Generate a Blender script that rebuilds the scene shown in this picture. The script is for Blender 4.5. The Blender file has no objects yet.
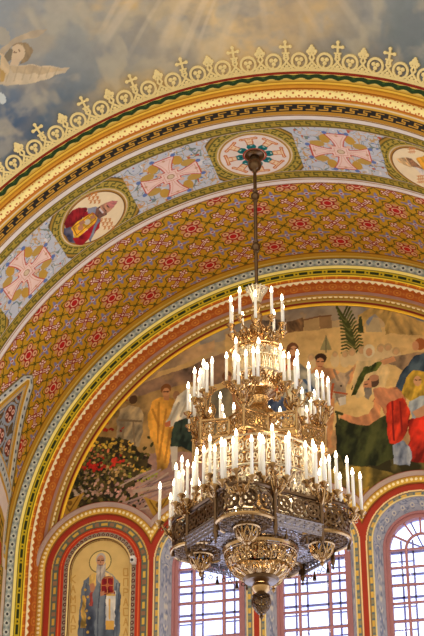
import bpy, math, random
import numpy as np
from mathutils import Matrix, Vector

random.seed(7); RNG = np.random.default_rng(11)
PI = math.pi
S = 6.0            # metres per radius of the vault
Z0 = 13.0          # height of the vault's springing above the floor
C = bpy.context.scene.collection
sc = bpy.context.scene

# ------------------------------------------------------------------ camera
F, YAW, PITCH, ROLL = 1605.12, -0.251149, 0.513757, 0.00069
CAM = np.array([0.890942, -4.177915, -1.899247])
fwd = np.array([math.sin(YAW)*math.cos(PITCH), math.cos(YAW)*math.cos(PITCH), math.sin(PITCH)])
rgt = np.array([math.cos(YAW), -math.sin(YAW), 0.0]); upv = np.cross(rgt, fwd)
cr, sr = math.cos(ROLL), math.sin(ROLL)
rgt, upv = rgt*cr+upv*sr, -rgt*sr+upv*cr
def W3(p): return (p[0]*S, p[1]*S, p[2]*S+Z0)
cam = bpy.data.cameras.new('camera'); camo = bpy.data.objects.new('camera', cam); C.objects.link(camo)
m = Matrix.Identity(4)
for i in range(3):
    m[i][0], m[i][1], m[i][2] = rgt[i], upv[i], -fwd[i]
m.translation = Vector(W3(CAM))
camo.matrix_world = m
cam.sensor_fit = 'VERTICAL'; cam.sensor_height = 36.0; cam.lens = F*36.0/636.0
cam.clip_end = 500; cam.clip_start = 0.5
sc.camera = camo

# measuring: where a sight line of the survey photograph meets a surface of the building
def ray(x, y):
    return fwd+rgt*(x-212)/F-upv*(y-318)/F
def at_plane(x, y, Y):
    d = ray(x, y); t = (Y-CAM[1])/d[1]; h = CAM+d*t
    return (h[0], h[2])
def at_cyl(x, y, R=1.0):
    d = ray(x, y); A = d[0]**2+d[2]**2; B = CAM[0]*d[0]+CAM[2]*d[2]; K = CAM[0]**2+CAM[2]**2-R*R
    t = (-B+math.sqrt(B*B-A*K))/A; h = CAM+d*t
    return (math.atan2(h[0], h[2]), h[1])
RF = 1.13524                      # radius of the front arch
RS = RF*math.sqrt(2); YC = -0.39587-RF
def at_sph(x, y):
    d = ray(x, y); o = CAM-np.array([0, YC, 0]); b = o@d; A = d@d; K = o@o-RS*RS
    t = (-b+math.sqrt(b*b-A*K))/A; h = o+d*t
    return (1.2*math.atan2(h[0], h[2]), RS*math.acos(h[1]/RS))

# ------------------------------------------------------------------ colour painting on dense grids
def lin(c):
    c = np.asarray(c, float)/255.0
    return np.where(c <= .04045, c/12.92, ((c+.055)/1.055)**2.4)
def smooth(a, b, x):
    t = np.clip((x-a)/(b-a+1e-12), 0, 1); return t*t*(3-2*t)
LAT = RNG.random((256, 256))
def vnoise(x, y):
    xi = np.floor(x).astype(int); yi = np.floor(y).astype(int); fx = x-xi; fy = y-yi
    fx = fx*fx*(3-2*fx); fy = fy*fy*(3-2*fy)
    g = lambda i, j: LAT[i & 255, j & 255]
    return (g(xi, yi)*(1-fx)+g(xi+1, yi)*fx)*(1-fy)+(g(xi, yi+1)*(1-fx)+g(xi+1, yi+1)*fx)*fy
def fbm(x, y, o=4):
    s = 0; a = .5; n = 0
    for k in range(o):
        s = s+a*vnoise(x*2**k+17.3*k, y*2**k+5.1*k); n += a; a *= .5
    return s/n
class Paint:
    """colours (linear) and a gilding mask, for points with flat coordinates u, v"""
    def __init__(self, u, v, base, gold=0.0):
        self.u, self.v = u, v
        self.c = np.zeros(u.shape+(4,)); self.c[..., :3] = lin(base); self.c[..., 3] = gold
    def put(self, mask, col, gold=0.0):
        a = np.asarray(mask, float)[..., None]
        tgt = np.concatenate([lin(col), [gold]])
        self.c = self.c*(1-a)+tgt*a
    def grade(self, w, col):          # blend
        self.put(np.clip(w, 0, 1), col)
    def _box(self, x0, x1, y0, y1):
        return (self.u >= x0) & (self.u <= x1) & (self.v >= y0) & (self.v <= y1)
    def poly(self, pts, col, gold=0.0, vary=0.0):
        p = np.asarray(pts, float)
        sel = self._box(p[:, 0].min()-.006, p[:, 0].max()+.006, p[:, 1].min()-.006, p[:, 1].max()+.006)
        idx = np.nonzero(sel)
        if not len(idx[0]): return
        x, y = self.u[idx], self.v[idx]; ins = np.zeros(x.shape, bool)
        n = len(p); ux, vy = x, y
        if vary: x = x+.010*(fbm(ux*40, vy*40+3, 2)-.5); y = y+.010*(fbm(ux*40+9, vy*40+50, 2)-.5)
        for i in range(n):
            x1, y1 = p[i]; x2, y2 = p[(i+1) % n]
            if y1 == y2: continue
            ins ^= ((y1 > y) != (y2 > y)) & (x < (x2-x1)*(y-y1)/(y2-y1)+x1)
        idx = tuple(k[ins] for k in idx)
        cc = np.tile(np.concatenate([lin(col), [gold]]), (len(idx[0]), 1))
        if vary:
            sz = max(np.ptp(p[:, 0]), np.ptp(p[:, 1]))
            U, V = self.u[idx], self.v[idx]; sl = .5*math.sin(p[0, 0]*90)
            fold = fbm((U+sl*V)/sz*7+p[0, 0]*31, (V-sl*U)/sz*2.2+p[0, 1]*77, 3); det = fbm(U*60, V*60, 3)
            f = np.clip(1+vary*9*(fold-.5)+vary*3*(det-.5), .35, 1.9)
            cc[:, :3] *= f[:, None]; cc[:, 0] *= 1+.10*(f-1); cc[:, 2] *= 1-.25*np.clip(f-1, -.5, .5)
        self.c[idx] = cc
    def ell(self, cx, cy, rx, ry, col, gold=0.0, rot=0.0):
        R = max(rx, ry)
        idx = np.nonzero(self._box(cx-R, cx+R, cy-R, cy+R))
        x, y = self.u[idx]-cx, self.v[idx]-cy
        X = x*math.cos(rot)+y*math.sin(rot); Y = -x*math.sin(rot)+y*math.cos(rot)
        d = np.sqrt((X/rx)**2+(Y/ry)**2)
        k = d < 1; idx = tuple(i[k] for i in idx)
        self.c[idx] = np.concatenate([lin(col), [gold]])
    def line(self, pts, w, col, gold=0.0, alpha=1.0):
        p = np.asarray(pts, float); h = w/2
        for (x1, y1), (x2, y2) in zip(p[:-1], p[1:]):
            idx = np.nonzero(self._box(min(x1, x2)-h, max(x1, x2)+h, min(y1, y2)-h, max(y1, y2)+h))
            if not len(idx[0]): continue
            x, y = self.u[idx]-x1, self.v[idx]-y1; dx, dy = x2-x1, y2-y1; L2 = dx*dx+dy*dy+1e-15
            t = np.clip((x*dx+y*dy)/L2, 0, 1); d = np.hypot(x-t*dx, y-t*dy)
            k = d < h; idx = tuple(i[k] for i in idx)
            tgt = np.concatenate([lin(col), [gold]])
            self.c[idx] = self.c[idx]*(1-alpha)+tgt*alpha

KEY = np.array([[int(ch) for ch in r] for r in ("11111110", "10000010", "10111010", "10101010", "10100010", "10111110", "10000000")][::-1])
HOOK = np.array([[int(ch) for ch in r] for r in ("111111", "000100", "011100", "010000", "011111", "000000")][::-1])
LINEKEY = np.array([[int(ch) for ch in r] for r in ("00000000", "11111100", "00000100", "00011100", "00010000", "00011111", "00000000")][::-1])
def keypat(u, v, bitmap, period):     # u along, v 0..1 across
    h, w = bitmap.shape
    i = np.clip((v*h).astype(int), 0, h-1); j = (np.floor((u/period)*w).astype(int)) % w
    return bitmap[i, j] > 0

# ------------------------------------------------------------------ materials
def mat(name, col, rough=.5, metal=0.0, noise=0.0, scale=20.0, emit=None, estr=0.0, bump=0.0):
    M = bpy.data.materials.new(name); M.use_nodes = True; nt = M.node_tree; b = nt.nodes['Principled BSDF']
    c = tuple(lin(col))+(1,)
    b.inputs['Base Color'].default_value = c; b.inputs['Roughness'].default_value = rough; b.inputs['Metallic'].default_value = metal
    if noise or bump:
        tc = nt.nodes.new('ShaderNodeTexCoord'); n = nt.nodes.new('ShaderNodeTexNoise'); n.inputs['Scale'].default_value = scale
        n.inputs['Detail'].default_value = 4; nt.links.new(tc.outputs['Object'], n.inputs['Vector'])
        if noise:
            mx = nt.nodes.new('ShaderNodeMix'); mx.data_type = 'RGBA'
            mx.inputs[6].default_value = tuple(x*(1-noise) for x in c[:3])+(1,); mx.inputs[7].default_value = tuple(min(1, x*(1+noise)) for x in c[:3])+(1,)
            nt.links.new(n.outputs['Fac'], mx.inputs[0]); nt.links.new(mx.outputs[2], b.inputs['Base Color'])
        if bump:
            bp = nt.nodes.new('ShaderNodeBump'); bp.inputs['Strength'].default_value = bump; bp.inputs['Distance'].default_value = .01
            nt.links.new(n.outputs['Fac'], bp.inputs['Height']); nt.links.new(bp.outputs['Normal'], b.inputs['Normal'])
    if emit is not None:
        b.inputs['Emission Color'].default_value = tuple(lin(emit))+(1,); b.inputs['Emission Strength'].default_value = estr
    return M
def painted_mat(name, rough=.6, gold_rough=.33, gold_metal=.75, scale=6.0):
    M = bpy.data.materials.new(name); M.use_nodes = True; nt = M.node_tree; b = nt.nodes['Principled BSDF']
    a = nt.nodes.new('ShaderNodeAttribute'); a.attribute_name = 'paint'
    tc = nt.nodes.new('ShaderNodeTexCoord'); n = nt.nodes.new('ShaderNodeTexNoise'); n.inputs['Scale'].default_value = scale; n.inputs['Detail'].default_value = 5
    nt.links.new(tc.outputs['Object'], n.inputs['Vector'])
    mr = nt.nodes.new('ShaderNodeMapRange'); mr.inputs['To Min'].default_value = .88; mr.inputs['To Max'].default_value = 1.12
    nt.links.new(n.outputs['Fac'], mr.inputs['Value'])
    mx = nt.nodes.new('ShaderNodeVectorMath'); mx.operation = 'MULTIPLY'
    nt.links.new(a.outputs['Color'], mx.inputs[0]); nt.links.new(mr.outputs['Result'], mx.inputs[1])
    nt.links.new(mx.outputs[0], b.inputs['Base Color'])
    m1 = nt.nodes.new('ShaderNodeMath'); m1.operation = 'MULTIPLY'; m1.inputs[1].default_value = gold_metal
    b.inputs['Specular IOR Level'].default_value = .18
    nt.links.new(a.outputs['Alpha'], m1.inputs[0]); nt.links.new(m1.outputs[0], b.inputs['Metallic'])
    r = nt.nodes.new('ShaderNodeMapRange'); r.inputs['To Min'].default_value = rough; r.inputs['To Max'].default_value = gold_rough
    nt.links.new(a.outputs['Alpha'], r.inputs['Value']); nt.links.new(r.outputs['Result'], b.inputs['Roughness'])
    return M
M_PAINT = painted_mat('painted_plaster'); M_MURAL = painted_mat('mural_paint', rough=.75)
M_BRASS = mat('polished_brass', (178, 142, 94), .27, .95, .35, 14)
M_BRONZE = mat('dark_bronze', (104, 80, 56), .28, .95, .4, 18)  # darker metal for rod, panels, turrets, posts and pendants
M_NET = mat('greyed_bronze', (150, 140, 138), .3, .92, .3, 18)  # bronze greyed in colour to bring out the windows' bluish reflection
M_LITBRASS = mat('lit_brass', (214, 202, 176), .36, .8, .2, 14)  # paler copy of the brass, white lamplight put into its colour
M_CANDLE = mat('candle_tube', (250, 246, 236), .5, 0, .03, 10)
M_BULB = mat('candle_bulb', (255, 244, 225), .4, 0, .02, 10, (255, 232, 190), 14.0)
M_GLOBE = mat('lit_glass', (255, 248, 232), .4, 0, .02, 10, (255, 236, 200), 2.2)
M_GILD = mat('gilded_plaster', (240, 216, 150), .4, .3, .12, 9)
M_FRAME = mat('painted_window_frame', (186, 124, 126), .5, 0, .12, 8)  # frame paint, lightened to carry the window glare
M_OUTER = mat('outer_sash', (150, 160, 222), .5, 0, .1, 8)  # daylight glare put into the sash colour, pale and bluish
M_WHITEP = mat('white_plastic', (236, 236, 232), .4, 0, .03, 20)
M_DARKP = mat('dark_plastic', (40, 40, 44), .4, 0, .1, 20)
M_WALL = mat('red_wall_paint', (176, 66, 44), .6, 0, .1, 4)
def glass_mat():
    M = bpy.data.materials.new('window_glass'); M.use_nodes = True; nt = M.node_tree; nt.nodes.clear()
    o = nt.nodes.new('ShaderNodeOutputMaterial'); t = nt.nodes.new('ShaderNodeBsdfTransparent'); g = nt.nodes.new('ShaderNodeBsdfGlossy')
    g.inputs['Roughness'].default_value = .04; t.inputs['Color'].default_value = (.93, .95, 1, 1)
    mx = nt.nodes.new('ShaderNodeMixShader'); f = nt.nodes.new('ShaderNodeFresnel'); f.inputs['IOR'].default_value = 1.45
    nt.links.new(f.outputs[0], mx.inputs[0]); nt.links.new(t.outputs[0], mx.inputs[1]); nt.links.new(g.outputs[0], mx.inputs[2]); nt.links.new(mx.outputs[0], o.inputs[0])
    return M
M_GLASS = glass_mat()

# ------------------------------------------------------------------ objects
def tagit(o, label=None, cat=None, group=None, kind=None):
    if label: o['label'] = label
    if cat: o['category'] = cat
    if group: o['group'] = group
    if kind: o['kind'] = kind
    return o
def empty(name, p, **k):
    o = bpy.data.objects.new(name, None); C.objects.link(o); o.location = W3(p); o.empty_display_size = .2
    return tagit(o, **k)
def grid(name, P, col, material, keep=None, **k):
    """one mesh from a (rows, columns, 3) array of points and matching colours"""
    ny, nx = P.shape[:2]; V = P*S; V[..., 2] += Z0
    idx = np.arange(ny*nx).reshape(ny, nx)
    q = np.stack([idx[:-1, :-1], idx[:-1, 1:], idx[1:, 1:], idx[1:, :-1]], -1)
    q = q.reshape(-1, 4) if keep is None else q[keep]
    me = bpy.data.meshes.new(name)
    me.vertices.add(ny*nx); me.vertices.foreach_set('co', V.reshape(-1).astype(np.float32))
    me.loops.add(q.size); me.loops.foreach_set('vertex_index', q.reshape(-1).astype(np.int32))
    me.polygons.add(len(q)); me.polygons.foreach_set('loop_start', np.arange(0, q.size, 4, dtype=np.int32))
    me.polygons.foreach_set('use_smooth', np.ones(len(q), bool))
    me.update(calc_edges=True)
    at = me.color_attributes.new('paint', 'FLOAT_COLOR', 'POINT'); at.data.foreach_set('color', col.reshape(-1).astype(np.float32))
    me.materials.append(material); me.validate()
    o = bpy.data.objects.new(name, me); C.objects.link(o)
    return tagit(o, **k)
class MB:
    """collects shapes (in vault radii) and links them as one mesh"""
    def __init__(self): self.v = []; self.f = []; self.m = []
    def add(self, vs, fs, m=0):
        b = len(self.v); self.v += [tuple(map(float, p)) for p in vs]; self.f += [tuple(i+b for i in f) for f in fs]; self.m += [m]*len(fs); return self
    def tube(self, pts, r, n=5, m=0, closed=False, cap=True):
        p = [Vector(x) for x in pts]; N = len(p); r = r if isinstance(r, (list, tuple)) else [r]*N
        vs = []; fs = []; t0 = (p[1]-p[0]).normalized(); a = t0.orthogonal().normalized()
        for i in range(N):
            if closed: t = (p[(i+1) % N]-p[i-1])
            else: t = p[min(i+1, N-1)]-p[max(i-1, 0)]
            if t.length < 1e-9: t = t0.copy()
            t.normalize(); a = (a-t*a.dot(t))
            a = a.normalized() if a.length > 1e-6 else t.orthogonal().normalized()
            b = t.cross(a)
            for k in range(n):
                w = 2*PI*(k+.5)/n; vs.append(p[i]+(a*math.cos(w)+b*math.sin(w))*r[i])
        for i in range(N if closed else N-1):
            j = (i+1) % N
            for k in range(n): fs.append((i*n+k, i*n+(k+1) % n, j*n+(k+1) % n, j*n+k))
        if cap and not closed: fs += [tuple(range(n))[::-1], tuple(range((N-1)*n, N*n))]
        return self.add(vs, fs, m)
    def lathe(self, prof, n=32, c=(0, 0), m=0, a0=0.0, a1=2*PI):
        full = abs(a1-a0-2*PI) < 1e-6; cnt = n if full else n+1; vs = []; fs = []
        for r, z in prof:
            for k in range(cnt):
                w = a0+(a1-a0)*k/n; vs.append((c[0]+r*math.cos(w), c[1]+r*math.sin(w), z))
        for i in range(len(prof)-1):
            for k in range(n):
                k2 = (k+1) % cnt; fs.append((i*cnt+k, i*cnt+k2, (i+1)*cnt+k2, (i+1)*cnt+k))
        return self.add(vs, fs, m)
    def box(self, c, h, m=0, ax=None):
        ax = ax or ((1, 0, 0), (0, 1, 0), (0, 0, 1)); A = [Vector(x) for x in ax]; c = Vector(c)
        vs = [c+A[0]*h[0]*i+A[1]*h[1]*j+A[2]*h[2]*k for i in (-1, 1) for j in (-1, 1) for k in (-1, 1)]
        return self.add(vs, [(0, 1, 3, 2), (4, 6, 7, 5), (0, 4, 5, 1), (2, 3, 7, 6), (0, 2, 6, 4), (1, 5, 7, 3)], m)
    def bar(self, p, q, w, d, up=(0, 0, 1), m=0):
        p, q = Vector(p), Vector(q); t = (q-p); L = t.length; t.normalize(); u = Vector(up); s = t.cross(u)
        if s.length < 1e-6: s = t.orthogonal()
        s.normalize(); u = s.cross(t)
        return self.box((p+q)/2, (L/2, w/2, d/2), m, (t, s, u))
    def build(self, name, mats, parent=None, origin=(0, 0, 0), smooth_=True, **k):
        me = bpy.data.meshes.new(name); o3 = Vector(origin)
        if parent is None and origin == (0, 0, 0): vs = [W3(p) for p in self.v]
        else: vs = [tuple((Vector(p)-o3)*S) for p in self.v]
        me.from_pydata(vs, [], self.f)
        mats = mats if isinstance(mats, (list, tuple)) else [mats]
        for x in mats: me.materials.append(x)
        me.polygons.foreach_set('material_index', self.m)
        if smooth_: me.polygons.foreach_set('use_smooth', [True]*len(self.f)); me.set_sharp_from_angle(angle=.7)
        me.update(); o = bpy.data.objects.new(name, me); C.objects.link(o)
        if parent is not None: o.parent = parent
        elif origin != (0, 0, 0): o.location = W3(origin)
        return tagit(o, **k)

# ------------------------------------------------------------------ the arch surfaces
TMAX = PI/2+.42
def arch_xyz(r, t, y):                 # stilted barrel: half circle, straight jambs below the springing
    ta = np.abs(t); c = ta <= PI/2
    x = np.where(c, r*np.sin(t), np.sign(t)*r); z = np.where(c, r*np.cos(t), -(ta-PI/2))
    return np.stack([x, y, z], -1)
NT = 1700
tt = np.linspace(-TMAX, 1.35, NT)
def strip(name, prof, ns, paint, material=None, relief=None, **k):
    """sweep a painted profile of (r, y) along the arch; s runs 0..1"""
    prof = np.asarray(prof, float); L = np.r_[0, np.cumsum(np.hypot(*np.diff(prof, axis=0).T))]; L /= L[-1]
    s = np.linspace(0, 1, ns); r = np.interp(s, L, prof[:, 0]); y = np.interp(s, L, prof[:, 1])
    T, Sg = np.meshgrid(tt, s); R = np.repeat(r[:, None], NT, 1); Y = np.repeat(y[:, None], NT, 1)
    if relief is not None:
        dr = np.gradient(r, s); dy = np.gradient(y, s); n = np.hypot(dr, dy); nr, ny_ = dy/n, -dr/n
        h = relief(Sg, T); sg = np.sign(-ny_.mean()) if abs(ny_.mean()) > .3 else 1.0
        R = R+h*nr[:, None]*sg; Y = Y+h*ny_[:, None]*sg
    col = paint(T, Sg)
    return grid(name, arch_xyz(R, T, Y), col, material or M_PAINT, **k)

# --- gold patterned vault (the ceiling)
CT, CY = 0.1152, 0.12
def side_hw(th):                       # half width of the side bay's pointed vault, th in degrees of arch
    return np.interp(th, [57.8, 58.5, 59.3, 61.5, 63.5, 68.5, 73.6, 77.2, 84, 92, 130], [0, .022, .045, .066, .085, .136, .182, .206, .232, .245, .25])
def paint_vault(T, Sg):
    Y = Sg*.4815; P = Paint(T, Y, (220, 170, 46), .5)
    P.grade(.5*smooth(.35, .75, fbm(T*9, Y*9)), (196, 146, 38)); P.c[..., 3] = .55
    kx = np.floor(T/CT); row = np.round((Y-.011)/CY); a = (T/CT-kx)-.5; b = (Y-.011)/CY-row
    isx = ((kx+row) % 2) == 1
    # blue crosslets at the cell corners
    a2 = np.abs(np.abs(a)-.5); b2 = np.abs(np.abs(b)-.5)
    green = (92, 84, 22)
    rr = np.hypot(a, b); an = np.arctan2(b, a)
    ring = np.abs(rr-(.43+.05*np.cos(8*an)))
    P.put(ring < .024, green)
    P.put(((np.abs(a) < .022) & (np.abs(b) > .4)) | ((np.abs(b) < .022) & (np.abs(a) > .4)), green)
    lav = (142, 138, 160)
    P.put((np.hypot(a2, b2) < .15), (190, 140, 44), .4)
    P.put((b2 < .030) & (a2 < .27), lav); P.put((a2 < .034) & (b2 < .21), lav)
    for d, ww in ((.14, .055), (.235, .036)):
        P.put(np.hypot(a2-d, b2) < ww, (134, 128, 158)); P.put(np.hypot(a2, b2-d*.85) < ww, (134, 128, 158))
    P.put(np.hypot(a2, b2) < .07, (206, 196, 196)); P.put(np.hypot(a2, b2) < .04, (170, 60, 40))
    # white-armed saltires
    a, b, rr = a*1.22, b*1.22, rr*1.22
    p_, q_ = (a+b)/1.4142, (a-b)/1.4142
    def sal(w, l): return ((np.abs(p_) < w) & (np.abs(q_) < l)) | ((np.abs(q_) < w) & (np.abs(p_) < l))
    cross = lambda e: sal(.062+e, .36+e)
    tips = lambda e: np.minimum.reduce([np.hypot(np.abs(a)-x, np.abs(b)-y) for x, y in ((.33, .17), (.17, .33), (.30, .30))])-(.05+e) < 0
    red = (150, 36, 22); wh = (240, 214, 186)
    P.put(isx & (cross(.03) | tips(.026)), red); P.put(isx & (cross(-.012) | tips(-.008)), wh)
    P.put(isx & sal(.022, .30), red); P.put(isx & (rr < .10), red); P.put(isx & (rr < .045), wh)
    # red flowers
    fl = ~isx
    d4 = np.minimum(np.hypot(np.abs(a)-.24, np.abs(b)-.24), 9)
    P.put(fl & (np.hypot(np.abs(a)-.22, np.abs(b)-.22) < .165), red)
    P.put(fl & (rr < .25), (168, 34, 24))
    P.put(fl & (np.hypot(np.abs(a)-.23, np.abs(b)-.23) < .115), (226, 176, 126))
    P.put(fl & (np.hypot(np.abs(a)-.24, np.abs(b)-.24) < .05), (150, 70, 40))
    P.put(fl & (((np.hypot(np.abs(a)-.33, b) < .085)) | (np.hypot(a, np.abs(b)-.33) < .085)), (206, 150, 96))
    P.put(fl & (rr < .14), (186, 30, 28)); P.put(fl & (np.abs(rr-.15) < .018), (232, 190, 150))
    # plain gold margin before the wall arch and lines at both edges
    P.put(Y > .437, (214, 164, 46), .6); P.put(np.abs(Y-.441) < .003, (150, 96, 26)); P.put(np.abs(Y-.47) < .003, (240, 214, 120), .5)
    P.put(Y < .006, (228, 214, 196)); P.put(np.abs(Y-.010) < .003, (150, 80, 30))
    # pointed side bay: dotted border, scrolls inside
    th = np.abs(np.degrees(T)); hw = side_hw(th); dd = hw-np.abs(Y-.22)      # >0 inside
    ins = (th > 57.8) & (dd > -.005)
    P.put(ins, (190, 192, 182)); P.put(ins & (dd < .004), (120, 104, 60))
    arc = np.abs(np.radians(th))
    dots = (np.hypot(((arc/.026) % 1)-.5, (dd-.017)/.026) < .22)
    P.put(ins & dots, (60, 62, 70))
    i2 = ins & (dd > .030); P.put(i2, (222, 172, 60), .6); P.put(ins & (np.abs(dd-.031) < .0035), (236, 222, 170))
    i3 = ins & (dd > .052); P.put(i3, (96, 78, 50))
    P.put(i3 & (dd < .066), (150, 160, 164)); P.put(i3 & (np.abs(dd-.059) < .003), (222, 180, 80))
    i4 = ins & (dd > .07); n1 = fbm(T*34, Y*34, 2); P.put(i4 & (np.abs(n1-.5) < .045), (150, 160, 168)); P.put(i4 & (np.abs(n1-.66) < .03), (190, 130, 50))
    cx = ((arc-1.16)/.085); cy = (Y-.22)/.085; rr2 = np.hypot(cx-np.round(cx), cy-np.round(cy))
    P.put(i4 & (np.abs(rr2-.42) < .05), (150, 160, 168))
    P.put(i4 & (rr2 < .34), (112, 44, 24)); P.put(i4 & (np.hypot(np.abs(cx-np.round(cx))-.15, np.abs(cy-np.round(cy))-.15) < .11), (224, 186, 160)); P.put(i4 & (np.hypot(np.abs(cx-np.round(cx))-.15, np.abs(cy-np.round(cy))-.15) < .05), (160, 40, 30))
    # the side bay's lower arch
    lo = np.degrees(np.interp(np.abs(Y-.22), [0, .035, .10, .17, .205, .23], [1.270, 1.277, 1.295, 1.325, 1.347, 1.52]))
    el = th-lo
    lw = ins & (el > 0); P.put(lw, (186, 190, 184)); P.put(lw & (el < .4), (214, 170, 70), .5)
    P.put(lw & (np.hypot((((Y-.22)/.022) % 1)-.5, (el-1.3)/1.8) < .2), (60, 62, 70))
    P.put(lw & (el > 2.3), (218, 172, 66), .6); P.put(lw & (el > 3.0), (224, 208, 198)); P.put(lw & (el > 6.2), (200, 160, 62), .5)
    P.put(lw & (el > 6.8) & keypat(Y, np.clip((el-6.8)/3.6, 0, .999), HOOK, .03) & (el < 10.4), (92, 80, 30)); P.put(lw & (el > 11), (176, 66, 44))
    # vertical side walls below the springing
    w = (th > 92)
    P.put(w, (176, 66, 44)); P.put(w & (Y > .41), (202, 164, 64), .5)
    P.put(w & (Y > .418) & (Y < .452) & keypat(arc, np.clip((Y-.418)/.034, 0, .999), HOOK, .03), (80, 74, 26)); P.put(w & (Y > .458), (222, 206, 196))
    return P.c
strip('ceiling', [(1, 0), (1, .4815)], 270, paint_vault, kind='structure')

# --- broad painted rib in front of it: blue panels with crosses between round pictures
A0 = 0.27423; YM = -0.1715
def paint_rib(T, Sg):
    Y = -.362+Sg*(.362+.014); P = Paint(T, Y, (228, 216, 200))
    ol = (176, 150, 56)
    for y0, y1 in ((-.334, -.3), (-.0585, -.0215)):
        b = (Y > y0) & (Y < y1); P.put(b, ol, .3)
        P.put(b & keypat(T, np.clip((Y-y0)/(y1-y0), 0, .999), HOOK, .031), (104, 96, 34))
        P.put((np.abs(Y-y0) < .0025) | (np.abs(Y-y1) < .0025), (120, 96, 36))
    P.put((Y > -.362) & (Y < -.356), (150, 110, 40), .3)
    P.put(np.abs(Y+.012) < .002, (170, 120, 60)); P.put(Y > .010, (160, 110, 50))
    f = (Y > -.296) & (Y < -.062)
    P.put(f, (194, 196, 196))
    # arabesque: scrolls of ochre, olive and blue
    n1 = fbm(T*38, Y*38, 2); n2 = fbm(T*30+9, Y*30+4, 2); n3 = vnoise(T*70+3, Y*70+8)
    P.put(f & (np.abs(n1-.5) < .022), (196, 158, 96)); P.put(f & (np.abs(n2-.47) < .02), (120, 134, 120)); P.put(f & (np.abs(n2-.62) < .018), (206, 156, 90))
    P.put(f & (n3 > .90), (104, 126, 168)); P.put(f & (n3 < .10), (222, 216, 206)); P.put(f & (vnoise(T*60+30, Y*60+1) > .9), (186, 92, 60))
    k = np.round(T/A0); du = T-k*A0; dv = Y-YM; odd = (k % 2) != 0
    # medallion surrounds at even places
    rr = np.hypot(du*.98, dv); ev = ~odd
    P.put(ev & f & (rr < .162), (178, 140, 54), .35); P.put(ev & f & (np.abs(rr-.161) < .003), (110, 84, 30))
    sp = ev & f & (np.abs(dv) < .117) & (np.abs(du) > .11) & (np.abs(du) < .158) & (rr > .150)
    an = np.arctan2(dv, du)
    b = ev & f & (rr > .116) & (rr < .150); P.put(b, (186, 160, 66), .3); P.put(b & keypat(an, np.clip((rr-.116)/.034, 0, .999), HOOK, 2*PI/32), (96, 92, 36))
    P.put(ev & f & (rr < .116), (236, 212, 164))
    # flared crosses at odd places, set on the square
    cr = (238, 204, 184); rd = (200, 84, 58); au, av = np.abs(du), np.abs(dv)
    def arm(e):
        w = lambda x: .0095+.0235*np.clip(x/.088, 0, 1)**2.6+e
        return ((au < .092+e) & (av < w(au))) | ((av < .092+e) & (au < w(av))) | ((au < .027+e) & (av < .027+e))
    leaf = odd & f & (np.hypot((au-av)/1.9, (au+av-.105)/1.0) < .030) & (np.hypot(au, av) < .105)
    P.put(odd & f & (np.hypot(np.abs(au-.068)/1.4, (av-.040)) < .0165), (190, 152, 70)); P.put(odd & f & (np.hypot((au-.040), np.abs(av-.068)/1.4) < .0165), (196, 152, 60))
    P.put(odd & f & arm(.0042), rd); P.put(odd & f & arm(0), cr); P.put(odd & f & arm(-.0065) & ~arm(-.0085), (214, 150, 116))
    P.put(odd & f & (np.hypot(au-.030, av-.030) < .008), (224, 180, 150))
    P.put(odd & f & (np.hypot(du, dv) < .011), (214, 190, 150)); P.put(odd & f & (np.abs(np.hypot(du, dv)-.011) < .0015), (176, 130, 90))
    P.put(odd & f & ((np.hypot(au-.085, av) < .005) | (np.hypot(au, av-.085) < .005)), (206, 150, 110))
    P.put(odd & f & ((np.hypot(au-.10, av-.035) < .008) | (np.hypot(au-.035, av-.10) < .008)), (98, 120, 168))
    w = np.abs(T) > PI/2+.02; P.put(w & f, (190, 195, 204))
    return P.c
strip('trim_1', [(1, -.362), (1, .014)], 260, paint_rib, kind='structure')

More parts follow.
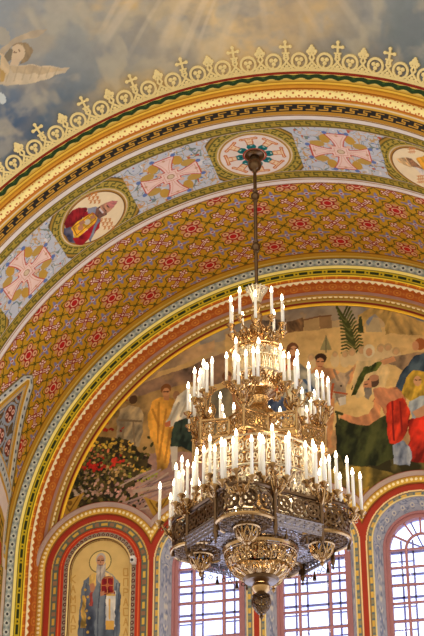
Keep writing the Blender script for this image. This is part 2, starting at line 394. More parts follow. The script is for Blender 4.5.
# --- moulded front archivolt
B = [0, .11, .27, .345, .475, .68, .775, .945, 1.0]
def relief_front(Sg, T):
    h = .012*np.sqrt(np.clip(1-((Sg-(B[4]+B[5])/2)/((B[5]-B[4])/2))**2, 0, 1)) + .008*np.sqrt(np.clip(1-((Sg-(B[1]+B[2])/2)/((B[2]-B[1])/2))**2, 0, 1)) + .006*np.sqrt(np.clip(1-((Sg-(B[3]+B[4])/2)/((B[4]-B[3])/2))**2, 0, 1))
    return h
def paint_front(T, Sg):
    P = Paint(T, Sg, (214, 164, 60), .7)
    P.put(Sg < B[1], (138, 32, 20)); P.put((Sg > .05) & (Sg < .066), (176, 70, 36))
    b = (Sg > B[1]) & (Sg < B[2]); P.put(b, (222, 190, 96), .5)
    x = (T/.042) % 1; s = (Sg-B[1])/(B[2]-B[1])
    P.put(b & (np.abs(s-.52+.10*np.sin(2*PI*x)) < .31), (34, 58, 24)); P.put(b & (np.hypot((x-.75)*1.3, s-.5) < .12), (60, 92, 36)); P.put(b & (s < .1), (236, 218, 150))
    b = (Sg > B[2]) & (Sg < B[3]); P.put(b, (226, 180, 66), .7); P.put(np.abs(Sg-B[2]-.012) < .008, (150, 100, 24)); P.put(np.abs(Sg-B[3]) < .009, (160, 104, 30))
    b = (Sg > B[3]) & (Sg < B[4]); P.put(b, (206, 142, 44), .6); P.put(np.abs(Sg-.455) < .008, (150, 84, 24))
    b = (Sg > B[4]) & (Sg < B[5]); P.put(b, (255, 232, 156), .35)  # pale and less metallic: highlights on the gilding put into the colour
    u = T/.036; s = (Sg-B[4])/(B[5]-B[4]); fu = u-np.floor(u)-.5
    P.put(b & (np.hypot(fu*1.2, (s-.5)) < .10), (176, 84, 30)); P.put(b & (np.hypot((np.abs(fu)-.5)*1.2, np.abs(s-.5)-.27) < .09), (190, 92, 34)); P.put(b & ((s < .10) | (s > .9)), (196, 104, 36))
    P.put(b & (np.hypot((np.abs(fu)-.25)*1.5, np.abs(s-.5)-.38) < .09), (196, 104, 36))
    b = (Sg > B[5]) & (Sg < B[6]); P.put(b, (222, 204, 170)); P.put(b & (Sg < B[5]+.03), (200, 138, 48), .6); P.put(b & (Sg > B[6]-.035), (206, 158, 62), .6)
    b = (Sg > B[6]) & (Sg < B[7]); P.put(b, (190, 140, 54), .5)
    P.put(b & ~keypat(T, np.clip((Sg-B[6]-.012)/(B[7]-B[6]-.024), 0, .999), LINEKEY, .040) & (Sg > B[6]+.012) & (Sg < B[7]-.012), (38, 32, 26))
    P.put((Sg > B[7]), (178, 128, 48), .5)
    return P.c
strip('trim_2', [(RF+.004, -.398), (1.10, -.394), (1.054, -.386), (1.026, -.380), (1.0, -.362)], 130, paint_front, relief=relief_front, kind='structure')

# --- archivolt against the end wall
K = [0, .163, .217, .36, .43, .53, .695, .80, .885, .945, 1.0]
def relief_back(Sg, T):
    h = 0
    for i, a in ((4, .006), (5, .005), (7, .006), (9, .010)):
        h = h+a*np.sqrt(np.clip(1-((Sg-(K[i]+K[i+1])/2)/((K[i+1]-K[i])/2))**2, 0, 1))
    return h
def paint_back(T, Sg):
    P = Paint(T, Sg, (200, 150, 50), .5)
    b = Sg < K[1]; P.put(b, (164, 174, 168)); x = (T/.030) % 1-.5; s = Sg/K[1]-.5
    P.put(b & (np.abs(x)+np.abs(s) < .40), (206, 208, 198)); P.put(b & (np.hypot(x, s) < .16), (52, 56, 62)); P.put(b & (np.hypot(np.abs(x)-.5, np.abs(s)-.3) < .14), (128, 140, 140)); P.put(b & (Sg < .018), (120, 96, 50)); P.put(b & (np.abs(Sg-K[1]+.012) < .012), (140, 140, 130))
    P.put((Sg > K[1]) & (Sg < K[2]), (248, 226, 130), .6)
    b = (Sg > K[2]) & (Sg < K[3]); P.put(b, (196, 170, 30), .35); x = (T/.052) % 1; s = (Sg-K[2])/(K[3]-K[2])
    P.put(b & (np.abs(s-.5) < .2) & (x < .62), (40, 52, 18)); P.put(b & (np.hypot((x-.81)*1.7, s-.5) < .13), (40, 52, 18)); P.put(b & ((s < .13) | (s > .87)), (110, 104, 20))
    P.put((Sg > K[3]) & (Sg < K[3]+.03), (244, 206, 60), .6)
    b = (Sg > K[3]+.03) & (Sg < K[4]+.02); P.put(b, (206, 112, 30)); x = (T/.044) % 1; P.put(b & (x < .4) & (np.sin(T*420) > -.2), (232, 160, 50), .5)
    b = (Sg > K[4]+.02) & (Sg < K[5]); P.put(b, (190, 100, 34)); x = np.abs(((T/.024) % 1)-.5)*2; s = (Sg-K[4]-.02)/(K[5]-K[4]-.02)
    P.put(b & (s < .35+.62*(1-x)), (255, 240, 196), .25); P.put(b & (s < .18), (255, 246, 216), .2)  # glitter of lit gilding painted as near-white teeth
    b = (Sg > K[5]) & (Sg < K[6]); P.put(b, (176, 88, 30)); x = (T/.05) % 1; s = (Sg-K[5])/(K[6]-K[5])
    P.put(b & (np.abs(np.hypot((x-.5)*1.2, s-.5)-.33) < .07), (196, 118, 44), .4); P.put(b & (np.hypot((x-.5)*1.2, s-.5) < .12), (204, 130, 50), .4); P.put(b & (np.hypot((np.abs(x-.5)-.5)*1.2, s-.5) < .12), (186, 110, 40))
    b = (Sg > K[6]) & (Sg < K[7]); P.put(b, (166, 124, 112)); P.put(b & (Sg > K[7]-.045), (170, 120, 50), .4)
    b = (Sg > K[7]) & (Sg < K[8]); P.put(b, (190, 140, 48), .5); x = (T/.021) % 1; s = (Sg-K[7])/(K[8]-K[7]); P.put(b & (np.hypot((x-.5), (s-.5)) < .36), (255, 238, 186), .3)
    P.put(b & (s < .25), (250, 226, 160), .4)
    b = (Sg > K[8]) & (Sg < K[9]-.0); P.put(b, (168, 134, 58), .45)
    b = (Sg > .905) & (Sg < .945); P.put(b, (124, 34, 14))
    P.put(Sg > K[9], (250, 196, 60), .7)
    return P.c
K = [0, .163, .217, .36, .43, .53, .695, .80, .86, .945, 1.0]
strip('trim_3', [(1.0, .4815), (.8626, .549), (.8606, .558)], 190, paint_back, relief=relief_back, kind='structure')

# ------------------------------------------------------------------ sky fresco on the pendentive vault, and the gilded cresting at its foot
def fresco():
    nx, ny = 900, 330
    t = np.linspace(-1.2, 1.2, nx); ph = np.linspace(PI/4-.002, PI/4+.36, ny); T, PH = np.meshgrid(t, ph)
    R = RS*np.sin(PH); X = np.stack([R*np.sin(T), YC+RS*np.cos(PH), R*np.cos(T)], -1)
    U, V = 1.2*T, RS*PH
    P = Paint(U, V, (148, 152, 150))
    def px(*a): return [at_sph(x, y) for x, y in a]
    g = lambda x, y, r: np.exp(-(((U-at_sph(x, y)[0])**2+(V-at_sph(x, y)[1])**2)/r**2))
    n = fbm(U*7, V*9, 5); n2 = fbm(U*14+4, V*17+9, 4)
    P.grade(1.1*g(20, 135, .17), (78, 98, 124)); P.grade(.8*g(75, 110, .13), (86, 104, 120)); P.grade(.8*g(130, 90, .10), (112, 122, 122))
    P.grade(1.0*g(400, 60, .17), (108, 122, 128)); P.grade(.45*g(385, 82, .09), (150, 118, 122)); P.grade(.6*g(330, 50, .12), (124, 128, 122)); P.grade(.5*g(420, 20, .12), (112, 122, 120))
    P.grade(1.1*g(225, 0, .26), (222, 192, 140)); P.grade(.7*g(150, 20, .12), (190, 172, 136)); P.grade(.6*g(290, 20, .16), (196, 166, 120)); P.grade(.6*g(70, 25, .12), (150, 150, 140))
    P.grade(.75*smooth(.5, .75, n)*smooth(.0, .9, g(215, 20, .33)+.2), (222, 184, 116)); P.grade(.6*smooth(.52, .72, n2), (170, 164, 150)); P.grade(.5*smooth(.5, .3, n), (122, 126, 128))
    P.grade(.45*smooth(.55, .75, fbm(U*18, V*10+30, 3)), (196, 182, 152))
    # painted rays
    for (x0, y0), (x1, y1), w, a in (((132, 0), (92, 62), .020, .30), ((118, 0), (95, 45), .012, .25), ((185, 0), (152, 74), .026, .32), ((205, 0), (172, 88), .016, .35), ((238, 0), (215, 70), .018, .22), ((160, 0), (122, 70), .010, .2), ((300, 0), (330, 55), .016, .2), ((340, 0), (372, 48), .02, .2), ((262, 0), (268, 50), .016, .18), ((215, 0), (193, 60), .008, .3)):
        p0, p1 = np.array(at_sph(x0, y0)), np.array(at_sph(x1, y1)); d = p1-p0; L = np.hypot(*d); d /= L
        s = ((U-p0[0])*d[0]+(V-p0[1])*d[1]); q = np.abs((U-p0[0])*-d[1]+(V-p0[1])*d[0])
        P.grade(a*smooth(w, w*.3, q*(1.2-.3*s/L))*smooth(L, L*.4, s), (226, 206, 172))
    # angel
    w1, w2 = (186, 166, 136), (204, 184, 152)
    P.poly(px((0, 50), (8, 42), (22, 34), (38, 29), (47, 29), (44, 33), (34, 38), (22, 41), (10, 48), (2, 56), (0, 60)), w1, vary=.05)
    P.poly(px((0, 66), (10, 65), (30, 65), (52, 66), (70, 68), (66, 71), (50, 77), (36, 82), (20, 84), (6, 86), (0, 84)), w2, vary=.05)
    P.poly(px((8, 66), (32, 66), (66, 69), (40, 75), (14, 74)), (194, 170, 134), vary=.05)
    for k in range(7): P.line(px((10+8*k, 67), (6+8*k, 82-k)), .004, (168, 148, 118), alpha=.5)
    P.poly(px((0, 52), (5, 56), (9, 64), (10, 72), (4, 80), (0, 80)), (206, 180, 140), vary=.04); P.poly(px((0, 66), (6, 74), (3, 82), (0, 82)), (186, 150, 90), vary=.04)
    P.poly(px((12, 46), (18, 43), (26, 44), (33, 50), (30, 58), (24, 62), (20, 64), (24, 54)), (150, 128, 96), vary=.08)
    P.ell(*at_sph(17.5, 53), .021, .026, (210, 184, 148), rot=-.5); P.poly(px((4, 56), (10, 48), (13, 50), (11, 60), (8, 62)), (130, 118, 96)); P.poly(px((12, 58), (20, 59), (19, 65), (10, 65)), (206, 180, 146))
    P.line(px((14, 52), (16, 52.6)), .004, (120, 92, 66)); P.line(px((18.5, 50), (20, 51)), .004, (120, 92, 66))
    P.ell(*at_sph(1, 98), .012, .02, (200, 205, 200)); P.ell(*at_sph(2, 36), .02, .03, (168, 160, 142))
    return grid('sky_fresco', X, P.c, M_MURAL, label='sky fresco of clouds, light rays and a winged angel above the arch', cat='painting')
fresco()
def cresting():
    mb = MB(); DT = math.radians(3.92)
    def pos(t, h, lift=.004):
        ph = PI/4+h/RS; r = (RS-lift)*math.sin(ph); return (r*math.sin(t), YC+(RS-lift)*math.cos(ph), r*math.cos(t))
    def rib(pts, w):
        pts = [(t, h) for t, h in pts]; vs = []; fs = []; n = len(pts)
        for i in range(n):
            a = np.array(pts[max(i-1, 0)]); b = np.array(pts[min(i+1, n-1)]); d = (b-a)*np.array([1.15, 1]); d /= (np.hypot(*d)+1e-9); nx, nh = -d[1]*w/2/1.15, d[0]*w/2
            t, h = pts[i]
            vs += [pos(t+nx, h+nh, .006), pos(t-nx, h-nh, .006), pos(t-nx, h-nh, .0), pos(t+nx, h+nh, .0)]
        for i in range(n-1):
            for k in range(4): fs.append((i*4+k, i*4+(k+1) % 4, i*4+4+(k+1) % 4, i*4+4+k))
        fs += [(3, 2, 1, 0), ((n-1)*4, (n-1)*4+1, (n-1)*4+2, (n-1)*4+3)]
        mb.add(vs, fs)
    def disc(t, h, r, n=12):
        vs = [pos(t, h, .007)]+[pos(t+r*math.cos(2*PI*k/n)/1.15, h+r*math.sin(2*PI*k/n), .006) for k in range(n)]+[pos(t+r*math.cos(2*PI*k/n)/1.15, h+r*math.sin(2*PI*k/n), 0) for k in range(n)]
        mb.add(vs, [(0, 1+k, 1+(k+1) % n) for k in range(n)]+[(1+k, 1+n+k, 1+n+(k+1) % n, 1+(k+1) % n) for k in range(n)])
    circ = lambda t, h, r, n=18, a0=0, a1=2*PI: [(t+r*math.cos(a0+(a1-a0)*k/n)/1.15, h+r*math.sin(a0+(a1-a0)*k/n)) for k in range(n+1)]
    for i in range(-17, 18):
        t = i*DT; tm = t+DT/2
        rib([(t+DT*k/6, .004) for k in range(7)], .008)
        rib(circ(tm, .031, .0225, 20), .0075)                       # scroll ring
        for a in (0, 2*PI/3, 4*PI/3): disc(tm+.0075*math.cos(a+.5)/1.15, .032+.0075*math.sin(a+.5), .0066, 8)
        rib([(tm-.004, .018), (tm-.001, .010), (tm+.010, .006)], .006)
        rib([(t-.016, .012), (t-.004, .024), (t+.006, .040), (t+.002, .052)], .0065); rib([(t+.016, .012), (t+.004, .024), (t-.006, .040), (t-.002, .052)], .0065)
        rib([(t-.020, .006), (t-.010, .013), (t, .006)], .006); rib([(t+.020, .006), (t+.010, .013), (t, .006)], .006); disc(t, .015, .006, 8)
        if i % 2 == 0:                                              # cross finial
            rib(circ(t, .049, .0065, 10), .005)
            rib([(t, .055), (t, .090)], .0065); rib([(t-.013, .075), (t+.013, .075)], .0065)
            for a, b in ((0, .089), (-.0125, .075), (.0125, .075)): disc(t+a, b, .0055, 8)
            rib([(t-.010, .056), (t+.010, .056)], .005)
        else:                                                       # leaf finial
            disc(t, .066, .010, 10); disc(t-.009, .059, .0065, 8); disc(t+.009, .059, .0065, 8); rib([(t, .05), (t, .076)], .008); disc(t, .075, .005, 8); rib([(t-.010, .051), (t+.010, .051)], .005)
    return mb.build('trim_4', M_GILD, kind='structure', smooth_=False)
cresting()

# ------------------------------------------------------------------ pictures in the rib's roundels
def roundel(k, label, fn):
    n = 150; r = np.linspace(0, .1135, 90); a = np.linspace(0, 2*PI, 260); A, R = np.meshgrid(a, r)
    du, dv = R*np.cos(A), R*np.sin(A)
    P = Paint(du, dv, (240, 216, 168)); P.put(R > .108, (190, 140, 60), .5); P.put(np.abs(R-.107) < .0015, (120, 80, 40))
    fn(P, 2*A0*k)
    T = 2*A0*k+du; X = np.stack([.9975*np.sin(T), YM+dv, .9975*np.cos(T)], -1)
    return grid('painted_roundel', X, P.c, M_MURAL, label=label, cat='painting', group='round pictures on the painted arch rib')
def rosette(P, t0):
    r = np.hypot(P.u, P.v); a = np.arctan2(P.v, P.u); k = np.round(a/(PI/4)); d = a-k*PI/4; x = r*np.cos(d); y = np.abs(r*np.sin(d))
    P.put(r < .108, (234, 216, 196)); P.put(r > .108, (196, 150, 70), .4)
    og = (206, 118, 56)
    body = lambda e: ((x > .036-e) & (x < .092+e) & (y < .0095+.004*np.clip((x-.04)/.05, 0, 1)+e)) | ((x > .083-e) & (x < .094+e) & (y < .024+e)) | (np.hypot(x-.089, y-.023) < .0065+e)
    P.put(body(0), og); P.put(body(-.0042), (238, 206, 160))
    P.put((body(-.002)) & (np.abs(((x/.013) % 1)-.5)*.02+np.abs(y-.003)*.9 < .004), (222, 150, 90))
    P.put((x > .034) & (x < .058) & (y < .0155-np.abs(x-.046)*.35), (16, 112, 106)); P.put((x > .05) & (x < .054) & (y < .004), (190, 210, 190)); P.put(np.hypot(x-.043, y) < .003, (20, 70, 76))
    P.put((r < .036), (238, 206, 170)); P.put(np.abs(r-.035) < .003, (186, 70, 44)); P.put(np.abs(r-.028) < .002, (206, 140, 70)); P.put(r < .022, (206, 160, 130))
def saint_book(P, t0):
    px = lambda *a: [(at_cyl(x, y)[0]-t0, at_cyl(x, y)[1]-YM) for x, y in a]
    # crops measured at 5.3 px per photo px from (50, 180)
    q = lambda *a: px(*[(50+x/5.3, 180+y/5.3) for x, y in a])
    P.poly(q((118, 158), (150, 140), (185, 146), (200, 152), (180, 190), (150, 235), (110, 270), (84, 260), (72, 230), (92, 190)), (146, 30, 34), vary=.25)
    P.poly(q((72, 250), (118, 240), (124, 300), (150, 340), (120, 336), (90, 312), (72, 280)), (86, 84, 100), vary=.3)
    P.poly(q((170, 170), (250, 150), (268, 200), (262, 250), (220, 300), (170, 342), (130, 340), (120, 300), (160, 290), (200, 260)), (150, 26, 34), vary=.25)
    P.poly(q((200, 150), (240, 138), (262, 160), (270, 205), (252, 230), (226, 300), (212, 326), (206, 312), (226, 262), (246, 196), (232, 168), (200, 172)), (112, 116, 132), vary=.2)
    P.poly(q((178, 200), (222, 164), (246, 200), (228, 230), (150, 300), (130, 302), (112, 248), (150, 216)), (222, 168, 46), .3, vary=.2)
    P.line(q((180, 206), (222, 172), (240, 204), (140, 290), (120, 250), (180, 206)), .004, (168, 104, 30)); P.ell(*q((196, 220))[0], .010, .013, (206, 190, 160)); P.ell(*q((160, 250))[0], .010, .013, (190, 130, 90))
    P.poly(q((150, 222), (176, 210), (186, 222), (160, 240)), (176, 120, 86)); P.poly(q((210, 190), (232, 182), (240, 196), (216, 206)), (176, 120, 86))
    P.poly(q((240, 150), (262, 138), (300, 150), (300, 180), (276, 196), (252, 206), (236, 184)), (120, 82, 66), vary=.2)
    P.poly(q((262, 136), (300, 118), (334, 128), (330, 146), (304, 168), (284, 172), (262, 158)), (190, 136, 100), vary=.15)
    P.poly(q((296, 122), (322, 112), (358, 108), (352, 124), (332, 146), (316, 138)), (196, 120, 108), vary=.1)
    P.line(q((284, 148), (296, 162)), .003, (90, 50, 40)); P.line(q((300, 132), (312, 144)), .003, (90, 50, 40)); P.line(q((262, 150), (278, 170)), .006, (214, 200, 190))
    for cx, cy in ((226, 95), (300, 232)):
        for i in range(3):
            for j in range(3):
                x, y = cx-22+i*22+(j-1)*9, cy-22+j*20
                P.line(q((x-7, y-6), (x+7, y-10), (x+4, y+6), (x-4, y+9)), .003, (206, 130, 62)); P.line(q((x, y-8), (x, y+8)), .003, (206, 130, 62))
def saint_side(P, t0):
    q = lambda *a: [(at_cyl(318+x/4, 120+y/4)[0]-t0, at_cyl(318+x/4, 120+y/4)[1]-YM) for x, y in a]
    P.poly(q((318, 152), (350, 146), (372, 160), (384, 182), (372, 186), (346, 178), (326, 168)), (204, 166, 112), vary=.2)
    P.poly(q((352, 146), (374, 150), (392, 166), (420, 190), (420, 204), (384, 186), (368, 170)), (150, 108, 74), vary=.2)
    P.poly(q((392, 150), (424, 138), (460, 130), (480, 170), (470, 230), (430, 212), (410, 176)), (206, 150, 50), .3, vary=.2); P.poly(q((384, 184), (424, 196), (440, 230), (420, 220)), (220, 206, 190), vary=.1)
    P.poly(q((440, 150), (500, 150), (510, 230), (450, 240)), (120, 60, 60), vary=.2)
    for cx, cy in ((376, 116), (412, 236)):
        for j in range(3):
            P.line(q((cx-14, cy-14+12*j), (cx+14, cy-16+12*j)), .004, (212, 140, 80)); P.line(q((cx-8+8*j, cy-16), (cx-6+8*j, cy+14)), .003, (212, 140, 80))
def saint_plain(P, t0):
    P.poly([(-.075, -.06), (-.02, -.045), (0, -.05), (0, .05), (-.02, .045), (-.075, .06)], (96, 100, 130), vary=.2); P.poly([(-.06, -.022), (-.01, -.02), (-.01, .02), (-.06, .022)], (190, 150, 60), .3); P.ell(.022, 0, .026, .019, (190, 140, 104)); P.ell(.042, 0, .014, .017, (120, 90, 70))
roundel(0, 'round painted rosette at the crown of the rib where the chandelier hangs', rosette)
roundel(-1, 'round picture of a saint in red holding a golden book, left on the rib', saint_book)
roundel(1, 'round picture of a bearded saint cut off by the right edge of the photo', saint_side)

# ------------------------------------------------------------------ end wall: mural, lower wall with arches
YW, YMU = .53, .555
SP, ZS = .3475, -.039
CX = [-.694, -.347, 0.0, .347, .694]
def mural():
    nx, nz = 820, 420
    x = np.linspace(-.88, .88, nx); z = np.linspace(.02, .875, nz); X, Z = np.meshgrid(x, z)
    P = Paint(X, Z, (204, 166, 106))
    def px(*a): return [at_plane(u, v, YMU) for u, v in a]
    o = 1/350.
    g = lambda u, v, r: np.exp(-(((X-at_plane(u, v, YMU)[0])**2+(Z-at_plane(u, v, YMU)[1])**2)/(r*o)**2))
    n = fbm(X*9, Z*12, 5); n2 = fbm(X*30, Z*34, 4)
    # sky and far hills
    P.poly(px((190, 250), (440, 250), (440, 322), (375, 318), (300, 322), (250, 335), (200, 345)), (128, 126, 124), vary=.15)
    P.grade(.6*smooth(.5, .7, n)*(Z > .62), (176, 160, 136))
    P.poly(px((60, 440), (100, 405), (160, 360), (215, 340), (215, 352), (160, 372), (110, 410), (70, 470)), (168, 138, 104), vary=.15)
    P.poly(px((112, 402), (150, 380), (190, 366), (230, 350), (235, 380), (150, 400)), (132, 104, 84), vary=.25)
    P.poly(px((90, 440), (118, 402), (160, 390), (205, 380), (215, 470), (150, 480), (80, 480)), (156, 124, 76), vary=.25)
    P.poly(px((80, 445), (112, 398), (124, 420), (120, 450), (90, 470)), (120, 96, 58), vary=.3)
    # pale sandy field on the right
    P.poly(px((225, 335), (300, 327), (440, 326), (440, 430), (300, 470), (225, 440)), (224, 184, 116), vary=.04)
    P.grade(.5*g(300, 345, 55), (198, 160, 102)); P.grade(.5*g(400, 345, 50), (212, 176, 118)); P.grade(.45*smooth(.52, .72, n2)*(Z > .2), (188, 148, 92))
    # town
    P.poly(px((287, 322), (303, 317), (304, 331), (286, 333)), (124, 92, 60), vary=.2); P.poly(px((304, 320), (319, 317), (320, 330), (304, 331)), (176, 144, 96)); P.poly(px((319, 317), (331, 316), (332, 328), (320, 329)), (150, 116, 76)); P.line(px((304, 320), (319, 316.5), (331, 315.5)), .006, (120, 84, 56))
    P.poly(px((252, 322), (286, 318), (286, 330), (252, 336)), (110, 92, 76), vary=.25)
    P.poly(px((358, 332), (358, 315), (374, 306), (396, 309), (398, 332), (386, 334), (383, 322), (376, 314), (368, 317), (364, 326), (364, 334)), (196, 158, 88), vary=.15)
    P.poly(px((366, 332), (366, 320), (372, 316), (379, 320), (382, 332)), (186, 164, 124)); P.poly(px((366, 322), (370, 317), (374, 316), (368, 326)), (136, 140, 150))
    P.poly(px((396, 312), (412, 318), (424, 322), (424, 318), (400, 310)), (112, 120, 130)); P.poly(px((388, 334), (392, 312), (406, 314), (424, 324), (424, 336)), (188, 152, 90), vary=.15)
    P.poly(px((357.5, 333), (359, 317), (361.5, 316), (364, 333)), (66, 72, 40)); P.poly(px((320, 350), (326, 335), (332, 350)), (150, 138, 92)); P.line(px((326, 336), (326, 352)), .005, (120, 110, 74))
    # ground
    P.poly(px((100, 462), (160, 452), (240, 452), (330, 440), (330, 520), (60, 540), (60, 500)), (150, 116, 104), vary=.3)
    P.poly(px((310, 430), (440, 430), (440, 500), (330, 500), (300, 470)), (196, 148, 96), vary=.2)
    P.poly(px((338, 448), (380, 440), (424, 452), (440, 500), (340, 500), (318, 470)), (96, 84, 44), vary=.5)
    P.poly(px((320, 470), (360, 466), (400, 474), (380, 492), (330, 496)), (140, 116, 52), vary=.4)
    # figures at left: back view in grey-brown, ochre robe, green robe
    q = lambda *a: px(*[(60+u/3.03, 360+v/3.03) for u, v in a])
    P.poly(q((184, 150), (210, 136), (240, 142), (252, 170), (248, 220), (240, 262), (200, 268), (164, 260), (174, 205), (172, 178)), (168, 146, 110), vary=.22); P.line(q((180, 182), (246, 186)), .008, (120, 100, 74)); P.ell(*q((222, 120))[0], 5.2*o, 6*o, (84, 60, 40)); P.line(q((196, 190), (186, 258)), .006, (130, 110, 82)); P.line(q((222, 190), (226, 258)), .006, (134, 112, 84))
    P.poly(q((280, 124), (306, 114), (345, 116), (354, 142), (346, 200), (340, 262), (326, 330), (296, 338), (286, 260), (268, 210), (266, 160)), (212, 152, 62), vary=.25)
    for a, b in (((300, 130), (296, 250)), ((322, 150), (300, 300)), ((338, 180), (318, 310)), ((280, 150), (300, 200))): P.line(q(a, b), .008, (166, 108, 40), alpha=.7)
    P.ell(*q((321, 88))[0], 6.6*o, 7.2*o, (126, 78, 42)); P.ell(*q((321, 98))[0], 4.6*o, 6.2*o, (196, 138, 92)); P.poly(q((312, 108), (332, 108), (330, 122), (316, 122)), (184, 126, 84)); P.ell(*q((352, 106))[0], 4*o, 5.5*o, (150, 108, 74)); P.line(q((315, 96), (319, 96)), .005, (90, 54, 34)); P.line(q((324, 96), (328, 96)), .005, (90, 54, 34))
    P.poly(q((354, 112), (390, 84), (424, 76), (436, 120), (424, 170), (370, 190), (332, 204), (318, 190), (340, 150)), (212, 200, 176), vary=.16); P.line(q((360, 130), (336, 180)), .008, (170, 156, 134)); P.line(q((392, 110), (366, 170)), .008, (176, 162, 138))
    P.poly(q((350, 186), (400, 168), (436, 160), (440, 270), (420, 290), (370, 262), (334, 268), (340, 210)), (52, 66, 54), vary=.35)
    P.poly(q((334, 262), (356, 262), (354, 330), (340, 336)), (198, 184, 166)); P.poly(q((316, 192), (334, 182), (336, 200), (320, 204)), (196, 110, 70))
    P.ell(*q((412, 50))[0], 6.4*o, 7.4*o, (110, 66, 40)); P.ell(*q((420, 54))[0], 4*o, 6*o, (186, 128, 88))
    P.poly(px((196, 400), (232, 384), (246, 420), (240, 460), (210, 470), (196, 440)), (128, 116, 92), vary=.3); P.ell(*at_plane(227, 376, YMU), 6*o, 7*o, (120, 74, 46)); P.ell(*at_plane(228, 379, YMU), 4*o, 5*o, (190, 130, 90))
    P.poly(px((232, 392), (262, 380), (272, 430), (262, 470), (238, 466)), (176, 120, 76), vary=.3)
    # rider in white and red
    P.poly(px((268, 372), (282, 364), (300, 364), (314, 374), (322, 398), (316, 420), (262, 420)), (186, 176, 150), vary=.22); P.poly(px((280, 366), (288, 365), (284, 384), (278, 398), (272, 388)), (206, 92, 48), vary=.2); P.poly(px((258, 384), (276, 378), (280, 396), (270, 408), (258, 402)), (196, 92, 52), vary=.25)
    P.poly(px((262, 402), (280, 396), (290, 402), (288, 420), (262, 420)), (70, 82, 108), vary=.25); P.ell(*at_plane(292.5, 349.5, YMU), 7.5*o, 9.5*o, (112, 70, 44)); P.ell(*at_plane(293.5, 351, YMU), 4.6*o, 7*o, (208, 152, 108)); P.poly(px((289, 356), (298, 356), (296, 364), (291, 364)), (140, 84, 52)); P.line(px((290.5, 349), (292.5, 349)), .004, (80, 50, 34)); P.line(px((295, 349), (297, 349)), .004, (80, 50, 34))
    P.poly(px((288, 362), (298, 362), (296, 370), (290, 370)), (200, 140, 98))
    # boy with palm
    P.poly(px((311, 368), (322, 366), (336, 370), (346, 376), (354, 366), (353, 354), (357, 354), (358, 368), (350, 384), (334, 383), (330, 394), (312, 394)), (206, 146, 96), vary=.14)
    P.poly(px((302, 380), (316, 372), (322, 382), (330, 394), (316, 402), (302, 398)), (196, 196, 186), vary=.2); P.line(px((304, 380), (320, 396)), .010, (70, 92, 120)); P.line(px((306, 390), (318, 400)), .007, (70, 92, 120)); P.poly(px((316, 396), (334, 384), (338, 400), (324, 412), (314, 408)), (204, 182, 142), vary=.15)
    P.poly(px((324, 402), (334, 398), (334, 420), (331, 444), (336, 448), (324, 448), (326, 424)), (190, 132, 84), vary=.15); P.poly(px((308, 408), (318, 404), (316, 430), (312, 444), (306, 444)), (172, 120, 80), vary=.15)
    P.ell(*at_plane(320.5, 358.5, YMU), 7.4*o, 7*o, (62, 40, 28)); P.ell(*at_plane(320, 362.5, YMU), 5*o, 6.2*o, (204, 144, 98)); P.line(px((317, 361.5), (319, 361.5)), .004, (80, 46, 30)); P.line(px((321.5, 361.5), (323.5, 361.5)), .004, (80, 46, 30)); P.line(px((318.5, 366.5), (321.5, 366.5)), .004, (160, 80, 62))
    # palm fronds
    P.line(px((355, 358), (354, 340), (349, 324), (341, 314)), .008, (66, 64, 28))
    for k in range(15):
        f = k/14.; bx, by = (355-2*f-10*f*f, 356-40*f)
        for s, l in ((-1, 15), (1, 10)): P.line(px((bx, by), (bx+s*l*.55*(1-.3*f), by-5-4*f), (bx+s*l*(.9-.4*f), by-3-9*f)), .007, (70, 74, 34) if k % 3 else (104, 104, 52))
    P.poly(px((384, 361), (374, 363), (364, 368), (357, 378), (352, 396), (356, 394), (362, 382), (361, 385), (363, 378), (366, 374), (371, 371.5), (376, 370.5), (379, 367)), (78, 86, 36), vary=.35)
    for k in range(6): P.line(px((378-4*k, 364+2.0*k), (374-4.5*k, 372+3.5*k)), .004, (44, 54, 24))
    # donkey
    P.poly(px((334, 378), (340, 372), (346, 374), (352, 370), (350, 378), (347, 384), (346, 402), (340, 406), (336, 400), (333, 388), (322, 394), (318, 388)), (166, 142, 116), vary=.2); P.poly(px((338, 398), (346, 396), (346, 404), (340, 406)), (214, 200, 180)); P.line(px((338, 380), (334, 370)), .008, (150, 124, 98)); P.line(px((346, 376), (352, 370)), .007, (150, 124, 98)); P.ell(*at_plane(341, 386, YMU), 1.3*o, 1.3*o, (60, 40, 30)); P.line(px((334, 392), (347, 394)), .006, (176, 80, 44)); P.line(px((333, 384), (331, 398)), .008, (180, 84, 44))
    # crowd beyond
    for u, v, r in ((352, 352, 4.5), (362, 350, 4.5), (370, 351, 6), (381, 348, 5), (388, 347, 4.5), (345, 354, 4), (396, 351, 4.5), (311, 357, 4), (335, 354, 3.5)):
        P.ell(*at_plane(u, v+6, YMU), (r+2)*o, 10*o, (214, 184, 134)); P.ell(*at_plane(u, v, YMU), r*o, r*1.15*o, (190, 156, 108)); P.ell(*at_plane(u, v+1, YMU), r*.62*o, r*.85*o, (206, 160, 112))
    P.ell(*at_plane(369, 351, YMU), 7*o, 9*o, (222, 202, 160)); P.ell(*at_plane(369, 352, YMU), 3.8*o, 5.4*o, (204, 150, 104))
    P.poly(px((356, 362), (384, 358), (390, 372), (384, 392), (356, 398), (352, 380)), (216, 184, 128), vary=.1)
    P.poly(px((384, 361), (374, 363), (364, 368), (357, 378), (352, 396), (356, 394), (362, 382), (361, 385), (363, 378), (366, 374), (371, 371.5), (376, 370.5), (379, 367)), (78, 86, 36), vary=.35)
    # kneeling old man with red cloak
    P.poly(px((340, 418), (356, 424), (376, 420), (392, 412), (396, 436), (394, 458), (376, 466), (344, 466), (336, 446), (336, 426)), (56, 60, 30), vary=.4)
